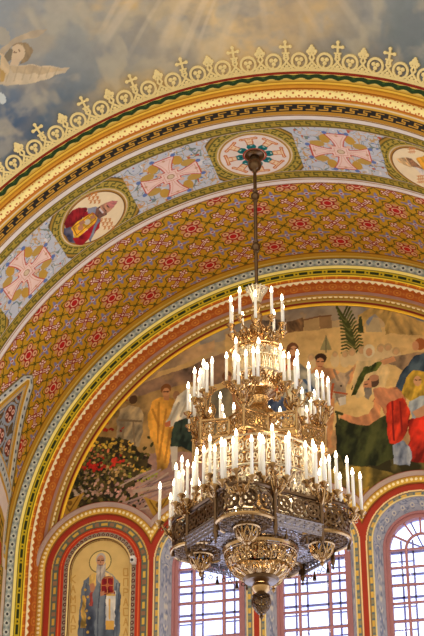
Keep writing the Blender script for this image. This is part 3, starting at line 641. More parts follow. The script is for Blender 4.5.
    P.poly(px((372, 402), (384, 388), (398, 386), (406, 396), (404, 418), (388, 420), (380, 404)), (200, 126, 82), vary=.16); P.poly(px((374, 400), (381, 402), (380, 418), (370, 426), (352, 424), (340, 418), (342, 413), (356, 417), (368, 414), (372, 408)), (204, 136, 90), vary=.14)
    P.poly(px((387, 402), (395, 399), (403, 398), (410, 410), (408, 432), (398, 446), (390, 444), (386, 420)), (186, 50, 30), vary=.28); P.line(px((392, 400), (394, 440)), .006, (136, 30, 22)); P.line(px((400, 402), (402, 432)), .006, (140, 32, 24))
    P.ell(*at_plane(373, 382, YMU), 7.4*o, 7.2*o, (92, 66, 50)); P.ell(*at_plane(374, 378, YMU), 6*o, 4.4*o, (184, 128, 92)); P.poly(px((364.5, 381), (371, 380), (372, 387), (368, 392), (364, 389), (363, 385)), (196, 134, 94)); P.poly(px((364, 388), (371, 388), (371, 394), (368, 401), (365, 398)), (128, 116, 102), vary=.1); P.poly(px((372, 389), (384, 387), (398, 389), (404, 396), (392, 401), (384, 408), (376, 403)), (204, 134, 92), vary=.08); P.line(px((365, 384.5), (367.5, 384)), .004, (70, 44, 34)); P.line(px((336, 412), (342, 414)), .010, (60, 60, 30)); P.line(px((337, 414), (338, 424), (343, 426)), .008, (58, 62, 32))
    # women at right
    P.poly(px((380, 361), (392, 356), (404, 354), (420, 352), (440, 350), (440, 372), (424, 370), (404, 372), (396, 366), (384, 364)), (150, 122, 92), vary=.22); P.poly(px((380, 361), (394, 356), (396, 361), (384, 365)), (206, 146, 100))
    P.poly(px((402, 372), (414, 356), (426, 352), (440, 360), (440, 396), (412, 394), (402, 392), (396, 386)), (62, 78, 92), vary=.3)
    P.ell(*at_plane(420, 344, YMU), 7*o, 8*o, (168, 96, 50)); P.ell(*at_plane(415.5, 346, YMU), 4*o, 6.5*o, (206, 146, 102))
    P.poly(px((402, 394), (406, 378), (414, 370), (426, 372), (434, 392), (426, 398), (410, 402)), (214, 170, 60), vary=.18); P.ell(*at_plane(417.5, 381, YMU), 4.4*o, 6.6*o, (216, 160, 112)); P.line(px((415, 380), (417, 380)), .004, (90, 56, 38)); P.line(px((419, 380), (421, 380)), .004, (90, 56, 38))
    P.poly(px((408, 402), (420, 396), (440, 396), (440, 416), (412, 420)), (170, 176, 178), vary=.15); P.poly(px((412, 412), (426, 404), (432, 410), (418, 420)), (206, 150, 110)); P.poly(px((408, 420), (422, 416), (440, 414), (440, 466), (404, 460), (410, 440)), (184, 44, 28), vary=.28); P.poly(px((392, 446), (404, 440), (412, 452), (410, 466), (394, 464)), (140, 146, 160), vary=.25)
    # flowering bushes at lower left
    rr = random.Random(4)
    P.poly(px((62, 512), (66, 480), (78, 448), (98, 436), (128, 440), (148, 458), (150, 474), (128, 488), (110, 512)), (70, 58, 34), vary=.3)
    for k in range(1100):
        u = 64+abs(rr.gauss(0, 38)); v = 470+rr.gauss(0, 20)
        if u > 152 or v < 430 or v > 520 or v < 455-(u-62)*.35+8*rr.random(): continue
        c = rr.choice([(42, 44, 22), (58, 56, 26), (34, 36, 24), (80, 70, 34), (46, 36, 28), (118, 100, 44)]); P.ell(*at_plane(u, v, YMU), (1.2+2.6*rr.random())*o, (1+1.6*rr.random())*o, c, rot=rr.random()*3)
    for cu, cv, c, nn, sp in ((88, 482, (150, 120, 96), 40, 14), (120, 470, (176, 140, 84), 40, 14), (104, 458, (110, 108, 50), 40, 14), (92, 466, (176, 36, 28), 26, 5), (115, 462, (186, 50, 34), 20, 5), (104, 444, (196, 160, 60), 22, 6), (124, 448, (200, 158, 70), 26, 8), (140, 470, (206, 160, 60), 10, 5), (76, 440, (160, 40, 26), 8, 5), (100, 490, (190, 150, 130), 20, 9), (118, 486, (196, 146, 130), 18, 9), (80, 492, (170, 150, 130), 14, 6), (148, 478, (150, 148, 60), 24, 7), (110, 430, (150, 40, 28), 8, 8), (120, 402, (160, 60, 36), 5, 5), (96, 452, (190, 110, 70), 20, 10)):
        for k in range(nn):
            f = .8+.4*rr.random(); P.ell(*at_plane(cu+rr.gauss(0, sp), cv+rr.gauss(0, sp*.55), YMU), (1+1.8*rr.random())*o, (.8+1.3*rr.random())*o, tuple(min(255, x*f) for x in c), rot=rr.random()*3)
    for k in range(60):
        u = 120+rr.random()*90; v = 476+rr.random()*36; P.line(px((u, v), (u+14+10*rr.random(), v-4-6*rr.random())), .006, rr.choice([(176, 146, 136), (128, 100, 96), (150, 118, 116), (186, 160, 140)]))
    # gilded corner ornament above each springing
    for u, v in ((158, 505), (70, 503), (355, 497)):
        c = at_plane(u, v, YMU); P.poly([(c[0]-.05, c[1]+.035), (c[0], c[1]+.012), (c[0]+.05, c[1]+.035), (c[0]+.02, c[1]-.03), (c[0], c[1]-.06), (c[0]-.02, c[1]-.03)], (186, 142, 54), .4); P.line([(c[0]-.03, c[1]+.02), (c[0], c[1]-.03), (c[0]+.03, c[1]+.02)], .005, (120, 84, 30)); P.ell(c[0], c[1], .009, .009, (120, 84, 30))
    P.c[..., :3] *= (1+.30*(fbm(X*55, Z*55, 3)-.5)+.22*(fbm(X*18+4, Z*18, 3)-.5))[..., None]
    X3 = np.stack([X, np.full_like(X, YMU), Z], -1)
    cx, cz = (X[:-1, :-1]+X[1:, 1:])/2, (Z[:-1, :-1]+Z[1:, 1:])/2
    return grid('wall_mural', X3, P.c, M_MURAL, keep=(np.hypot(cx, cz) < .8675) & np.all([(np.hypot(cx-c_, cz-ZS) > .165) for c_ in CX], axis=0), label='arched mural of robed people, a donkey and palm branches beneath the vault', cat='painting')
mural()

NICHE = (0, 4)
def lower_wall():
    h = .0022; x = np.arange(-.935, .9351, h); z = np.arange(-.56, .165, h); X, Z = np.meshgrid(x, z)
    P = Paint(X, Z, (172, 56, 36))
    keep = np.ones(X.shape, bool)
    env = np.zeros(X.shape, bool)
    for i, c in enumerate(CX):
        d = X-c; zz = Z-ZS; r = np.where(zz > 0, np.hypot(d, zz), np.abs(d)); near = np.abs(d) <= SP/2+1e-6
        if i == 0: near = near | (d < 0)
        if i == 4: near = near | (d > 0)
        s = np.where(zz > 0, np.arctan2(d, zz)*.15, np.sign(d)*(PI/2*.15-zz))
        env |= near & (r < .222)
        P.put(near & (r > .187), (206, 160, 66), .5)
        if i in NICHE:
            P.put(near & (np.abs(r-.1645) < .002), (214, 176, 100), .4)
            b = near & (r < .162) & (r > .141); P.put(b, (98, 104, 90)); xx = (s/.052) % 1; P.put(b & (xx < .42) & (np.abs(r-.1515) < .0046), (220, 178, 78), .6); P.put(b & (np.abs(xx-.71) < .14) & (np.abs(r-.1515) < .006), (150, 110, 80)); P.put(near & (np.abs(r-.1415) < .002), (110, 80, 50))
            b = near & (r < .1405) & (r > .124); P.put(b, (188, 54, 30)); P.put(near & (np.abs(r-.134) < .0015), (226, 110, 60))
            b = near & (r < .124) & (r > .106); P.put(b, (150, 138, 120)); xx = (s/.020) % 1; P.put(b & (np.hypot(xx-.5, (r-.115)/.02) < .34), (92, 48, 44)); P.put(b & (np.hypot(xx-.5, (r-.115)/.02) < .12), (190, 170, 150))
            keep &= ~(near & (r < .1062))
        else:
            P.put(near & (np.abs(r-.1625) < .0022), (246, 214, 160), .4)
            b = near & (r < .1585) & (r > .1445); P.put(b, (104, 120, 124)); xx = (s/.046) % 1; P.put(b & (xx < .40) & (np.abs(r-.1515) < .0042), (220, 176, 84), .6); P.put(b & (np.abs(xx-.7) < .14) & (np.abs(r-.1515) < .005), (150, 140, 110))
            P.put(near & (np.abs(r-.159) < .0012), (150, 110, 60)); keep &= ~(near & (r < .1445))
    keep &= env | (Z < ZS+.05)
    k = keep[:-1, :-1] & keep[1:, 1:] & keep[:-1, 1:] & keep[1:, :-1]
    return grid('wall_back', np.stack([X, np.full_like(X, YW), Z], -1), P.c, M_PAINT, keep=k, kind='structure')
lower_wall()
def hood(i):                           # raised gold and white moulding over one opening
    c = CX[i]; rs = np.linspace(.185, .230, 26); us = np.linspace(-1, 1, 420)
    lim = lambda r, on: (np.arcsin(np.minimum(1, (SP/2)/r)) if on else PI/2)
    LL = lim(rs, i != 0); RR = lim(rs, i != 4)
    V = []; col = []
    U, R = np.meshgrid(us, rs); Lm = np.broadcast_to(np.asarray(LL).reshape(-1, 1) if np.ndim(LL) else LL, U.shape); Rm = np.broadcast_to(np.asarray(RR).reshape(-1, 1) if np.ndim(RR) else RR, U.shape)
    ext = .5
    A = np.where(U < 0, U*Lm, U*Rm)
    X = c+R*np.sin(A); Z = ZS+R*np.cos(A)
    f = (R-.185)/.045
    Y = YW-.004-.007*np.sqrt(np.clip(1-((R-.198)/.013)**2, 0, 1))-.006*np.sqrt(np.clip(1-((R-.221)/.010)**2, 0, 1))
    P = Paint(A, R, (214, 168, 70), .6); xx = (A/.075) % 1
    P.put((np.hypot(xx-.5, (R-.198)/.018) < .29), (255, 238, 190), .4); P.put(R < .1885, (150, 96, 40)); P.put((R > .2085) & (R < .212), (160, 104, 44), .3); P.put((R >= .212), (184, 158, 148)); P.put(R > .2275, (150, 70, 50))
    X3 = np.stack([X, Y, Z], -1); cc = P.c
    if i in NICHE:                     # carry it straight down on the outer side
        n = 240; sg = -1 if i == 0 else 1; zz = np.linspace(.5, 0, n+1)[:-1]; Rr = np.repeat(rs[:, None], n, 1); ZZ = np.repeat((ZS-zz)[None], len(rs), 0)
        D = np.stack([c+sg*Rr, np.repeat(Y[:, :1], n, 1), ZZ], -1)
        P2 = Paint(ZZ, Rr, (214, 168, 70), .6); xx = (ZZ/.0148) % 1
        P2.put((np.hypot(xx-.5, (Rr-.198)/.018) < .29), (255, 238, 190), .4); P2.put(Rr < .1885, (150, 96, 40)); P2.put((Rr > .2085) & (Rr < .212), (160, 104, 44), .3); P2.put((Rr >= .212), (184, 158, 148)); P2.put(Rr > .2275, (150, 70, 50))
        if i == 0: X3 = np.concatenate([D, X3], 1); cc = np.concatenate([P2.c, cc], 1)
        else: X3 = np.concatenate([X3, D[:, ::-1]], 1); cc = np.concatenate([cc, P2.c[:, ::-1]], 1)
    return grid('trim_%d' % (5+i), X3, cc, M_PAINT, kind='structure')
for i in range(5): hood(i)

# --- the saint's panel in the left niche (and its twin at the far right, outside the photograph)
def icon(i):
    c = CX[i]; h = .0013; x = np.arange(-.108, .1081, h); z = np.arange(-.56, .073, h); Xl, Z = np.meshgrid(x, z)
    P = Paint(Xl+c, Z, (226, 194, 124), .12); YI = YW+.0118
    q = lambda *a: [at_plane(30+u*136/424, 500+v*136/424, YI) for u, v in a]
    o = 1/350.
    n = fbm(Xl*20, Z*20, 3); P.grade(.35*smooth(.4, .7, n), (212, 176, 104))
    r = np.where(Z > ZS, np.hypot(Xl, Z-ZS), np.abs(Xl)); P.put(np.abs(r-.101) < .0016, (150, 110, 60)); P.put(r > .1045, (120, 84, 60))
    hc = q((219, 192))[0]; d = np.hypot(Xl+c-hc[0], Z-hc[1]); P.put(d < 13.2*o, (236, 206, 134), .3); P.put(np.abs(d-13*o) < 1.0*o*.6, (120, 110, 66))
    P.poly(q((192, 228), (212, 222), (240, 222), (258, 230), (274, 250), (284, 300), (280, 360), (278, 470), (150, 470), (152, 360), (158, 300), (170, 250)), (112, 122, 134), vary=.2)
    for u in (168, 182, 196, 212, 232, 262, 272): P.line(q((u+8, 260), (u, 340), (u-2, 470)), .0035, (74, 82, 98))
    P.poly(q((178, 262), (200, 262), (206, 300), (200, 470), (170, 470), (170, 320)), (96, 104, 120), vary=.2)
    for k in range(9): P.ell(*q((172+((k*37) % 5)*4, 280+k*22))[0], 1.6*o, 1.6*o, (206, 166, 80), .4)
    P.poly(q((184, 236), (196, 226), (208, 224), (206, 262), (194, 280), (182, 262)), (224, 186, 104), .3, vary=.15); P.poly(q((232, 224), (254, 230), (266, 244), (246, 250), (232, 240)), (224, 196, 140), .3, vary=.15)
    P.poly(q((238, 282), (266, 282), (266, 392), (252, 404), (238, 398)), (220, 214, 204), vary=.1); P.line(q((240, 296), (264, 296)), .006, (216, 172, 80)); P.poly(q((236, 376), (262, 376), (262, 404), (236, 404)), (220, 172, 84), .3); P.line(q((248, 310), (248, 370)), .006, (220, 180, 100))
    P.poly(q((162, 300), (172, 300), (176, 400), (160, 400)), (206, 166, 84), .3, vary=.2)
    P.poly(q((220, 240), (262, 240), (262, 292), (220, 294)), (138, 34, 40), vary=.15); P.line(q((222, 243), (260, 242), (260, 290), (222, 291), (222, 243)), .0025, (206, 140, 80)); P.line(q((241, 244), (241, 290)), .0025, (206, 140, 80)); P.line(q((224, 266), (258, 266)), .0025, (206, 140, 80)); P.ell(*q((241, 266))[0], 2.2*o, 2.4*o, (196, 110, 70))
    P.poly(q((186, 262), (198, 258), (204, 274), (196, 290), (188, 284)), (190, 130, 96)); P.poly(q((218, 286), (232, 284), (232, 296), (220, 300)), (190, 130, 96)); P.poly(q((188, 286), (196, 286), (194, 330), (184, 330)), (160, 70, 64), vary=.2)
    P.ell(*q((221, 184))[0], 5.8*o, 7.4*o, (188, 180, 172)); P.ell(*q((220, 190))[0], 4.7*o, 7*o, (196, 144, 110)); P.poly(q((206, 198), (212, 204), (228, 204), (236, 196), (234, 222), (228, 248), (219, 262), (211, 244), (206, 220)), (176, 168, 162), vary=.15); P.line(q((219, 206), (219, 252)), .003, (140, 130, 126))
    P.line(q((211, 188), (217, 188)), .0035, (80, 50, 40)); P.line(q((223, 188), (230, 188)), .0035, (80, 50, 40)); P.line(q((220, 190), (219, 197)), .0025, (150, 96, 70)); P.line(q((214, 203), (226, 203)), .003, (120, 70, 60)); P.line(q((209, 184), (217, 183)), .002, (140, 120, 110)); P.line(q((223, 183), (232, 184)), .002, (140, 120, 110))
    # gold lettering, one letter under another
    L = {'K': [((0, 0), (0, 1)), ((0, .5), (1, 1)), ((0, .5), (1, 0))], 'A': [((0, 0), (.5, 1), (1, 0)), ((.2, .4), (.8, .4))], 'M': [((0, 0), (0, 1), (.5, .4), (1, 1), (1, 0))], 'O': [((0, 0), (0, 1), (1, 1), (1, 0), (0, 0))], 'L': [((0, 0), (.5, 1), (1, 0))], 'R': [((0, 0), (0, 1), (1, .9), (1, .5), (0, .45))], 'P': [((0, 0), (0, 1), (1, 1), (1, 0))], 'S': [((1, 1), (0, 1), (0, 0), (1, 0))], 'G': [((0, 0), (0, 1), (1, 1))]}
    for u, word, v0 in ((128, 'KAMOLR', 236), (292, 'OPRASAL', 214)):
        for k, chx in enumerate(word):
            for st in L[chx]:
                P.line(q(*[(u+13*a, v0+k*31+22*(1-b)) for a, b in st]), .0042, (204, 158, 84), .2)
    cx2, cz2 = (Xl[:-1, :-1]+Xl[1:, 1:])/2, (Z[:-1, :-1]+Z[1:, 1:])/2; rr = np.where(cz2 > ZS, np.hypot(cx2, cz2-ZS), np.abs(cx2))
    return grid('saint_picture', np.stack([Xl+c, np.full_like(Xl, YI), Z], -1), P.c, M_MURAL, keep=rr < .108, label='gold arched panel of a grey-bearded saint holding a red book in the niche', cat='painting')
icon(0)
cs = MB()                               # small white camera on the niche's edge
q0 = at_plane(134, 561, YW-.01); q1 = at_plane(133, 558, YW-.01)
cs.box((q0[0], YW-.018, q0[1]), (.0072, .012, .011), 0).box((q0[0], YW-.003, q0[1]+.004), (.004, .006, .004), 0)
cs.tube([(q0[0], YW-.03, q0[1]-.003), (q0[0], YW-.036, q0[1]-.005)], .0045, 10, 1)
cso = MB.build(cs, 'security_camera', [M_WHITEP, M_DARKP], None, (q0[0], YW-.005, q0[1]), label='small white security camera at the upper right edge of the saint\'s niche', cat='camera')
bd = MB()                               # beads hiding where plaster meets the openings
def arch_line(c, r, y, z1=-.56, n=48):
    return [(c-r, y, z1)]+[(c+r*math.sin(a), y, ZS+r*math.cos(a)) for a in np.linspace(-PI/2, PI/2, n)]+[(c+r, y, z1)]
for i in range(5):
    b = MB().tube(arch_line(CX[i], .1445 if i not in NICHE else .1065, YW-.001), .0028, 6)
    b.build('trim_%d' % (10+i), M_GILD, kind='structure')

# --- windows
def reveal(i):
    c = CX[i]; n = 160; pts = []; 
    aa = np.concatenate([np.full(60, -PI/2), np.linspace(-PI/2, PI/2, 200), np.full(60, PI/2)]); dz = np.concatenate([np.linspace(.52, 0, 60), np.zeros(200), np.linspace(0, .52, 60)])
    s = np.linspace(0, 1, 40); A, Sg = np.meshgrid(aa, s); D = np.meshgrid(dz, s)[0]
    r = .1452-.027*Sg; X = c+r*np.sin(A); Z = ZS+r*np.cos(A)-D; Y = YW+.075*Sg
    arc = np.meshgrid(np.concatenate([-PI/2*.14-dz[:60], aa[60:260]*.14, PI/2*.14+dz[260:]]), s)[0]
    P = Paint(arc, Sg, (186, 190, 206)); n1 = fbm(arc*46, Sg*5, 3); b = (Sg > .12) & (Sg < .86)
    P.put(b & (np.abs(n1-.5) < .05), (136, 146, 176)); P.put(b & (np.hypot(((arc/.034) % 1)-.5, (Sg-.5)*1.4) < .22), (226, 222, 214)); P.put(b & (np.hypot(((arc/.034) % 1)-.5, (Sg-.5)*1.4) < .10), (140, 150, 190)); P.put((Sg < .1) | (Sg > .9), (150, 156, 186))
    return np.stack([X, Y, Z], -1), P.c
def window(i, no):
    c = CX[i]; root = empty('window_%d' % no, (c, YW+.085, -.5), kind='structure'); org = (c, YW+.085, -.5)
    X, col = reveal(i); g = grid('reveal', X, col, M_PAINT); 
    g.parent = root; g.matrix_parent_inverse = Matrix.Translation(Vector(W3(org))).inverted()
    def arch_band(mb, r0, r1, y0, y1, z1=-.54, n=40):
        pr = [(r0, y0), (r1, y0), (r1, y1), (r0, y1)]; st = [(-1, None)]; vs = []; fs = []; rows = []
        for a in [None]+list(np.linspace(-PI/2, PI/2, n))+[None]:
            rows.append(a)
        for j, a in enumerate(rows):
            for r, y in pr:
                if a is None: sx = -1 if j == 0 else 1; vs.append((c+sx*r, y, z1))
                else: vs.append((c+r*math.sin(a), y, ZS+r*math.cos(a)))
        for j in range(len(rows)-1):
            for k in range(4): fs.append((j*4+k, j*4+(k+1) % 4, j*4+4+(k+1) % 4, j*4+4+k))
        mb.add(vs, fs)
    y = YW+.085
    fr = MB(); arch_band(fr, .101, .121, y-.012, y+.012); arch_band(fr, .113, .121, y-.020, y-.010); fr.build('frame', M_FRAME, root, org)
    mu = MB(); w, d = .0082, .012
    for sx in (-.05, .05): mu.bar((c+sx, y, -.54), (c+sx, y, ZS), w, d, (0, 1, 0))
    k = 0; zz = ZS
    while zz > -.53:
        mu.bar((c-.104, y, zz), (c+.104, y, zz), w*.75, d*.8, (0, 1, 0)); zz -= .0585
    arcp = [(c+.05*math.sin(a), y, ZS+.05*math.cos(a)) for a in np.linspace(-PI/2, PI/2, 20)]; mu.tube(arcp, .0046, 6)
    for a in np.linspace(-PI/2, PI/2, 7)[1:-1]: mu.bar((c+.05*math.sin(a), y, ZS+.05*math.cos(a)), (c+.104*math.sin(a), y, ZS+.104*math.cos(a)), w*.7, d*.8, (0, 1, 0))
    mu.build('muntin', M_FRAME, root, org)
    ou = MB(); y2 = y+.05
    arch_band(ou, .116, .128, y2-.006, y2+.006)
    for sx in (-.072, -.034, .034, .072): ou.bar((c+sx, y2, -.54), (c+sx, y2, ZS+.05), .006, .006, (0, 1, 0))
    zz = ZS+.01
    while zz > -.53:
        ou.bar((c-.115, y2, zz), (c+.115, y2, zz), .0075, .006, (0, 1, 0)); ou.bar((c-.115, y2, zz-.03), (c-.034, y2, zz-.03), .004, .005, (0, 1, 0)); ou.bar((c+.115, y2, zz-.03), (c+.034, y2, zz-.03), .004, .005, (0, 1, 0)); zz -= .075
    for a in np.linspace(-PI/2, PI/2, 6)[1:-1]: ou.bar((c, y2, ZS+.02), (c+.118*math.sin(a), y2, ZS+.118*math.cos(a)), .005, .005, (0, 1, 0))
    ou.build('outer_sash', M_OUTER, root, org)
    pn = MB(); vs = [(c-.104, y+.004, -.54)]+[(c+.104*math.sin(a), y+.004, ZS+.104*math.cos(a)) for a in np.linspace(-PI/2, PI/2, 30)]+[(c+.104, y+.004, -.54)]
    pn.add(vs, [tuple(range(len(vs)))]); pn.build('pane', M_GLASS, root, org, False)
for n_, i in enumerate((1, 2, 3)): window(i, n_+1)
# masonry behind the painted wall
bw = MB()
for a, b in ((-1.06, CX[1]-.13), (CX[1]+.13, CX[2]-.13), (CX[2]+.13, CX[3]-.13), (CX[3]+.13, 1.06)): bw.box(((a+b)/2, .64, -.2), ((b-a)/2, .03, .36))
for c_ in (CX[0], CX[4]): bw.box((c_, .578, -.2), (.118, .036, .285))
bw.box((0, .64, .58), (1.06, .03, .42+.05))
vs_ = []
bw.build('wall_outer', M_WALL, kind='structure', smooth_=False)


# ------------------------------------------------------------------ the chandelier
YCH = -0.1741; W0 = math.radians(-77.45); DEL = -12.0
def CP(phi, R, z):                      # phi in degrees, 0 = the side towards the nave
    a = W0+math.radians(phi); return (R*math.cos(a), YCH+R*math.sin(a), z)
ORG = (0.0, YCH, -0.505)
CH = empty('chandelier', ORG, label='huge tiered brass chandelier with many lit candle bulbs hanging from the arch', cat='chandelier')
def part(mb, name, mats, parent=CH, **k): return mb.build(name, mats, parent, ORG, **k)
def spiral(cx, cy, r0, turns, a0, n=14, hand=1):
    return [(cx+r0*(1-.82*i/n)*math.cos(a0+hand*turns*2*PI*i/n), cy+r0*(1-.82*i/n)*math.sin(a0+hand*turns*2*PI*i/n)) for i in range(n+1)]
def circ2(cx, cy, r, n=12): return [(cx+r*math.cos(2*PI*i/n), cy+r*math.sin(2*PI*i/n)) for i in range(n+1)]
MOT = {
 'ring': [circ2(.5, .5, .40, 16)]+[circ2(.5+.2*math.cos(a), .5+.2*math.sin(a), .15, 8) for a in (0, PI/2, PI, 3*PI/2)]+[[(0, 0), (.22, .22)], [(1, 0), (.78, .22)], [(0, 1), (.22, .78)], [(1, 1), (.78, .78)]],
 'scroll': [spiral(.26, .66, .23, 1.3, PI*.1), spiral(.74, .66, .23, 1.3, PI*.9, hand=-1), spiral(.28, .25, .19, 1.2, -PI*.3, hand=-1), spiral(.72, .25, .19, 1.2, PI*1.3), [(.5, 0), (.5, .35), (.40, .55), (.5, .98), (.60, .55), (.5, .35)], [(0, .45), (.12, .48), (.3, .44)], [(1, .45), (.88, .48), (.7, .44)]],
 'heart': [[(.5, .05), (.22, .38), (.14, .66), (.26, .86), (.42, .80), (.46, .62), (.36, .56)], [(.5, .05), (.78, .38), (.86, .66), (.74, .86), (.58, .80), (.54, .62), (.64, .56)], [(.5, .05), (.5, .98)], circ2(0, .5, .12, 8), [(0, 0), (.0, .38)], [(0, .62), (0, 1)]],
 'arch': [[(.08, 0), (.1, .45), (.24, .74), (.5, .92), (.76, .74), (.9, .45), (.92, 0)], [(.28, 0), (.3, .4), (.5, .62), (.7, .4), (.72, 0)], [(.5, 0), (.5, .38)], spiral(.0, .82, .16, 1.1, -PI/2), circ2(.5, .76, .07, 6)],
 'net': [spiral(.27, .27, .25, 1.4, 0), spiral(.73, .73, .25, 1.4, PI), spiral(.73, .27, .22, 1.3, PI/2, hand=-1), spiral(.27, .73, .22, 1.3, -PI/2, hand=-1), [(0, 0), (.5, .5), (1, 1)], [(0, .5), (.5, .5), (1, .5)], circ2(.5, .5, .09, 8)],
}
def fret(mb, f, nu, nv, kind, r, m=0, n=4):
    for i in range(nu):
        for j in range(nv):
            for pl in MOT[kind]:
                pts = [f((i+a)/nu, (j+b)/nv) for a, b in pl]
                mb.tube(pts, r, n, m, cap=False)
def ringtube(mb, R, z, r, n=48, k=6): mb.tube([CP(360*i/n, R, z) for i in range(n)], r, k, 0, True)
LB = lambda mb, prof, n=32: mb.lathe([(r, z) for r, z in prof], n, (0, YCH))

# suspension
part(LB(MB(), [(.002, .9965), (.030, .9965), (.031, .992), (.024, .986), (.014, .984), (.014, .976), (.021, .970), (.0215, .955), (.017, .944), (.008, .938), (.006, .930), (.002, .93)]), 'canopy', M_BRONZE)
part(LB(MB(), [(.0055, .945), (.0055, .46)], 12), 'rod', M_BRONZE)
for z in (.843, .66): part(LB(MB(), [(.0055, z+.022), (.009, z+.019), (.007, z+.013), (.0125, z+.006), (.0135, z), (.0125, z-.006), (.007, z-.013), (.009, z-.018), (.0055, z-.022)], 20), 'knob', M_BRONZE)
# flared crown of palm leaves
mb = MB(); N = 16
for k in range(N):
    p = 360/N*k; mb.tube([CP(p, .010, .462), CP(p, .013, .478), CP(p, .020, .495), CP(p, .030, .510), CP(p, .034, .514)], [.0022, .0026, .003, .0034, .001], 5)
    mb.tube([CP(p+5, .012, .478), CP(p+7, .024, .503), CP(p+8, .031, .506)], .0014, 4)
ringtube(mb, .0185, .492, .0018); ringtube(mb, .030, .510, .0016); LB(mb, [(.013, .465), (.012, .476), (.0085, .486), (.0055, .49)], 20)
part(mb, 'crown', M_LITBRASS)
part(LB(MB(), [(.006, .47), (.012, .465), (.014, .456), (.009, .448), (.008, .436), (.014, .428), (.018, .416), (.013, .404), (.012, .395), (.022, .386), (.026, .37), (.020, .352), (.012, .342), (.016, .334), (.012, .322), (.008, .30), (.008, .20), (.02, .19), (.045, .175), (.05, .165), (.03, .15), (.026, .13), (.034, .115), (.05, .1), (.055, .085), (.04, .07), (.02, .06), (.02, -.30)], 28), 'column', M_BRASS)

# candles: one mesh, used by every branch
def candle_mesh(L, r=.0043):
    mb = MB(); mb.lathe([(.0002, 0), (r, 0), (r, L*.97), (r*.72, L)], 10, (0, 0), 0); mb.lathe([(r*.6, L), (r*1.05, L+.004), (r*.95, L+.010), (r*.45, L+.018), (.0002, L+.022)], 8, (0, 0), 1)
    me = bpy.data.meshes.new('candle'); me.from_pydata([tuple(c*S for c in p) for p in mb.v], [], mb.f)
    me.materials.append(M_CANDLE); me.materials.append(M_BULB); me.polygons.foreach_set('material_index', mb.m); me.polygons.foreach_set('use_smooth', [True]*len(mb.f)); me.update(); return me
CM = candle_mesh(.080); CL = candle_mesh(.100)
TIPS = []
def bobeche(mb, p, s=1.0):
    x, y, z = p; mb.lathe([(.0015, z-.018*s), (.0055*s, z-.014*s), (.003*s, z-.010*s), (.0075*s, z-.005*s), (.0125*s, z-.001*s), (.0135*s, z+.001*s), (.0105*s, z), (.006*s, z-.001*s), (.0062*s, z+.006*s), (.0052*s, z+.006*s), (.0048*s, z)], 12, (x, y))
def arm(mb, a, b, r=.0026, drop=.022):
    a, b = Vector(a), Vector(b); pts = []
    for i in range(9):
        t = i/8; p = a.lerp(b, t); p.z += -drop*math.sin(PI*min(1, t*1.15))*(1-.2*t) ; pts.append(p)
    pts.append(b); mb.tube(pts, r, 5)
    d = (b-a); d.z = 0; L = d.length
    if L > .02:                          # a curled leaf under each arm
        d.normalize(); c = a.lerp(b, .55); sp = [c+d*(x*L*.3)+Vector((0, 0, z*L*.3-drop*.9)) for x, z in spiral(0, 0, 1.0, 1.2, .3, 10)]; mb.tube(sp, r*.7, 4)
def leafage(mb, c, r, n, rng, w=.0022):  # acanthus-like curls packed round a stem
    for k in range(n):
        a = 2*PI*k/n+rng.random()*.3; d = Vector((math.cos(a), math.sin(a), 0)); s = r*(.8+.4*rng.random())
        pts = [Vector(c)+d*(s*x)+Vector((0, 0, s*z)) for x, z in ((.15, -.9), (.6, -.5), (.95, .0), (1.0, .45), (.75, .7), (.5, .5), (.6, .25))]
        mb.tube(pts, [w*1.5, w*1.4, w*1.2, w, w*.9, w*.8, w*.6], 4)
rng = random.Random(3)
NC = [0]
def branch(root, tips, L, lab=None, stem=None, leaf=.02, nleaf=7):
    tips = [(t[0], t[1], t[2]+(rng.random()-.5)*.024) for t in tips]
    mb = MB(); 
    if stem: mb.tube(stem, .0045, 6)
    for t in tips: arm(mb, root, t, .0026, .020); bobeche(mb, t)
    if nleaf: leafage(mb, root, leaf, nleaf, rng)
    LB2 = [(.001, root[2]-.020), (.006, root[2]-.014), (.0035, root[2]-.006), (.007, root[2]), (.0035, root[2]+.006), (.001, root[2]+.01)]
    mb.lathe(LB2, 10, (root[0], root[1]))
    o = part(mb, 'candle_branch', M_BRASS)
    for t in tips: TIPS.append((math.dist(t, CAM), t, L, o))
    return o
# first tier
for k in range(10):
    p = DEL+36*k+9; dz = .010 if k % 2 else -.004
    branch(CP(p, .040, .352), [CP(p, .079, .372+dz)], CM, nleaf=6, leaf=.017, stem=[CP(p, .016, .36), CP(p, .028, .345), CP(p, .040, .352)])
mb = MB(); ringtube(mb, .078, .300, .0032); ringtube(mb, .074, .291, .0018)
for k in range(10):
    p = 36*k; mb.tube([CP(p, .012, .33), CP(p, .032, .325), CP(p, .052, .335), CP(p, .062, .318), CP(p, .077, .301)], .0022, 5)
part(mb, 'hoop', M_BRASS)
# upper openwork drum
mb = MB()
fsurf = lambda u, v: CP(360*u, .0735-.004*math.sin(PI*v), .213+.08*v)
fret(mb, fsurf, 16, 1, 'arch', .0019); fret(mb, lambda u, v: CP(360*u+11, .0725, .262+.03*v), 18, 1, 'heart', .0014)
ringtube(mb, .075, .212, .003); ringtube(mb, .074, .262, .0016)
part(mb, 'openwork_drum', M_LITBRASS)
mb = MB(); fret(mb, lambda u, v: CP(360*u, .074-.03*v, .212-.03*v), 14, 1, 'heart', .002)
part(mb, 'drum_base', M_BRASS)
for k in range(8):
    p = DEL+45*k+14; branch(CP(p, .070, .186), [CP(p, .090, .205)], CM, nleaf=5, leaf=.016)
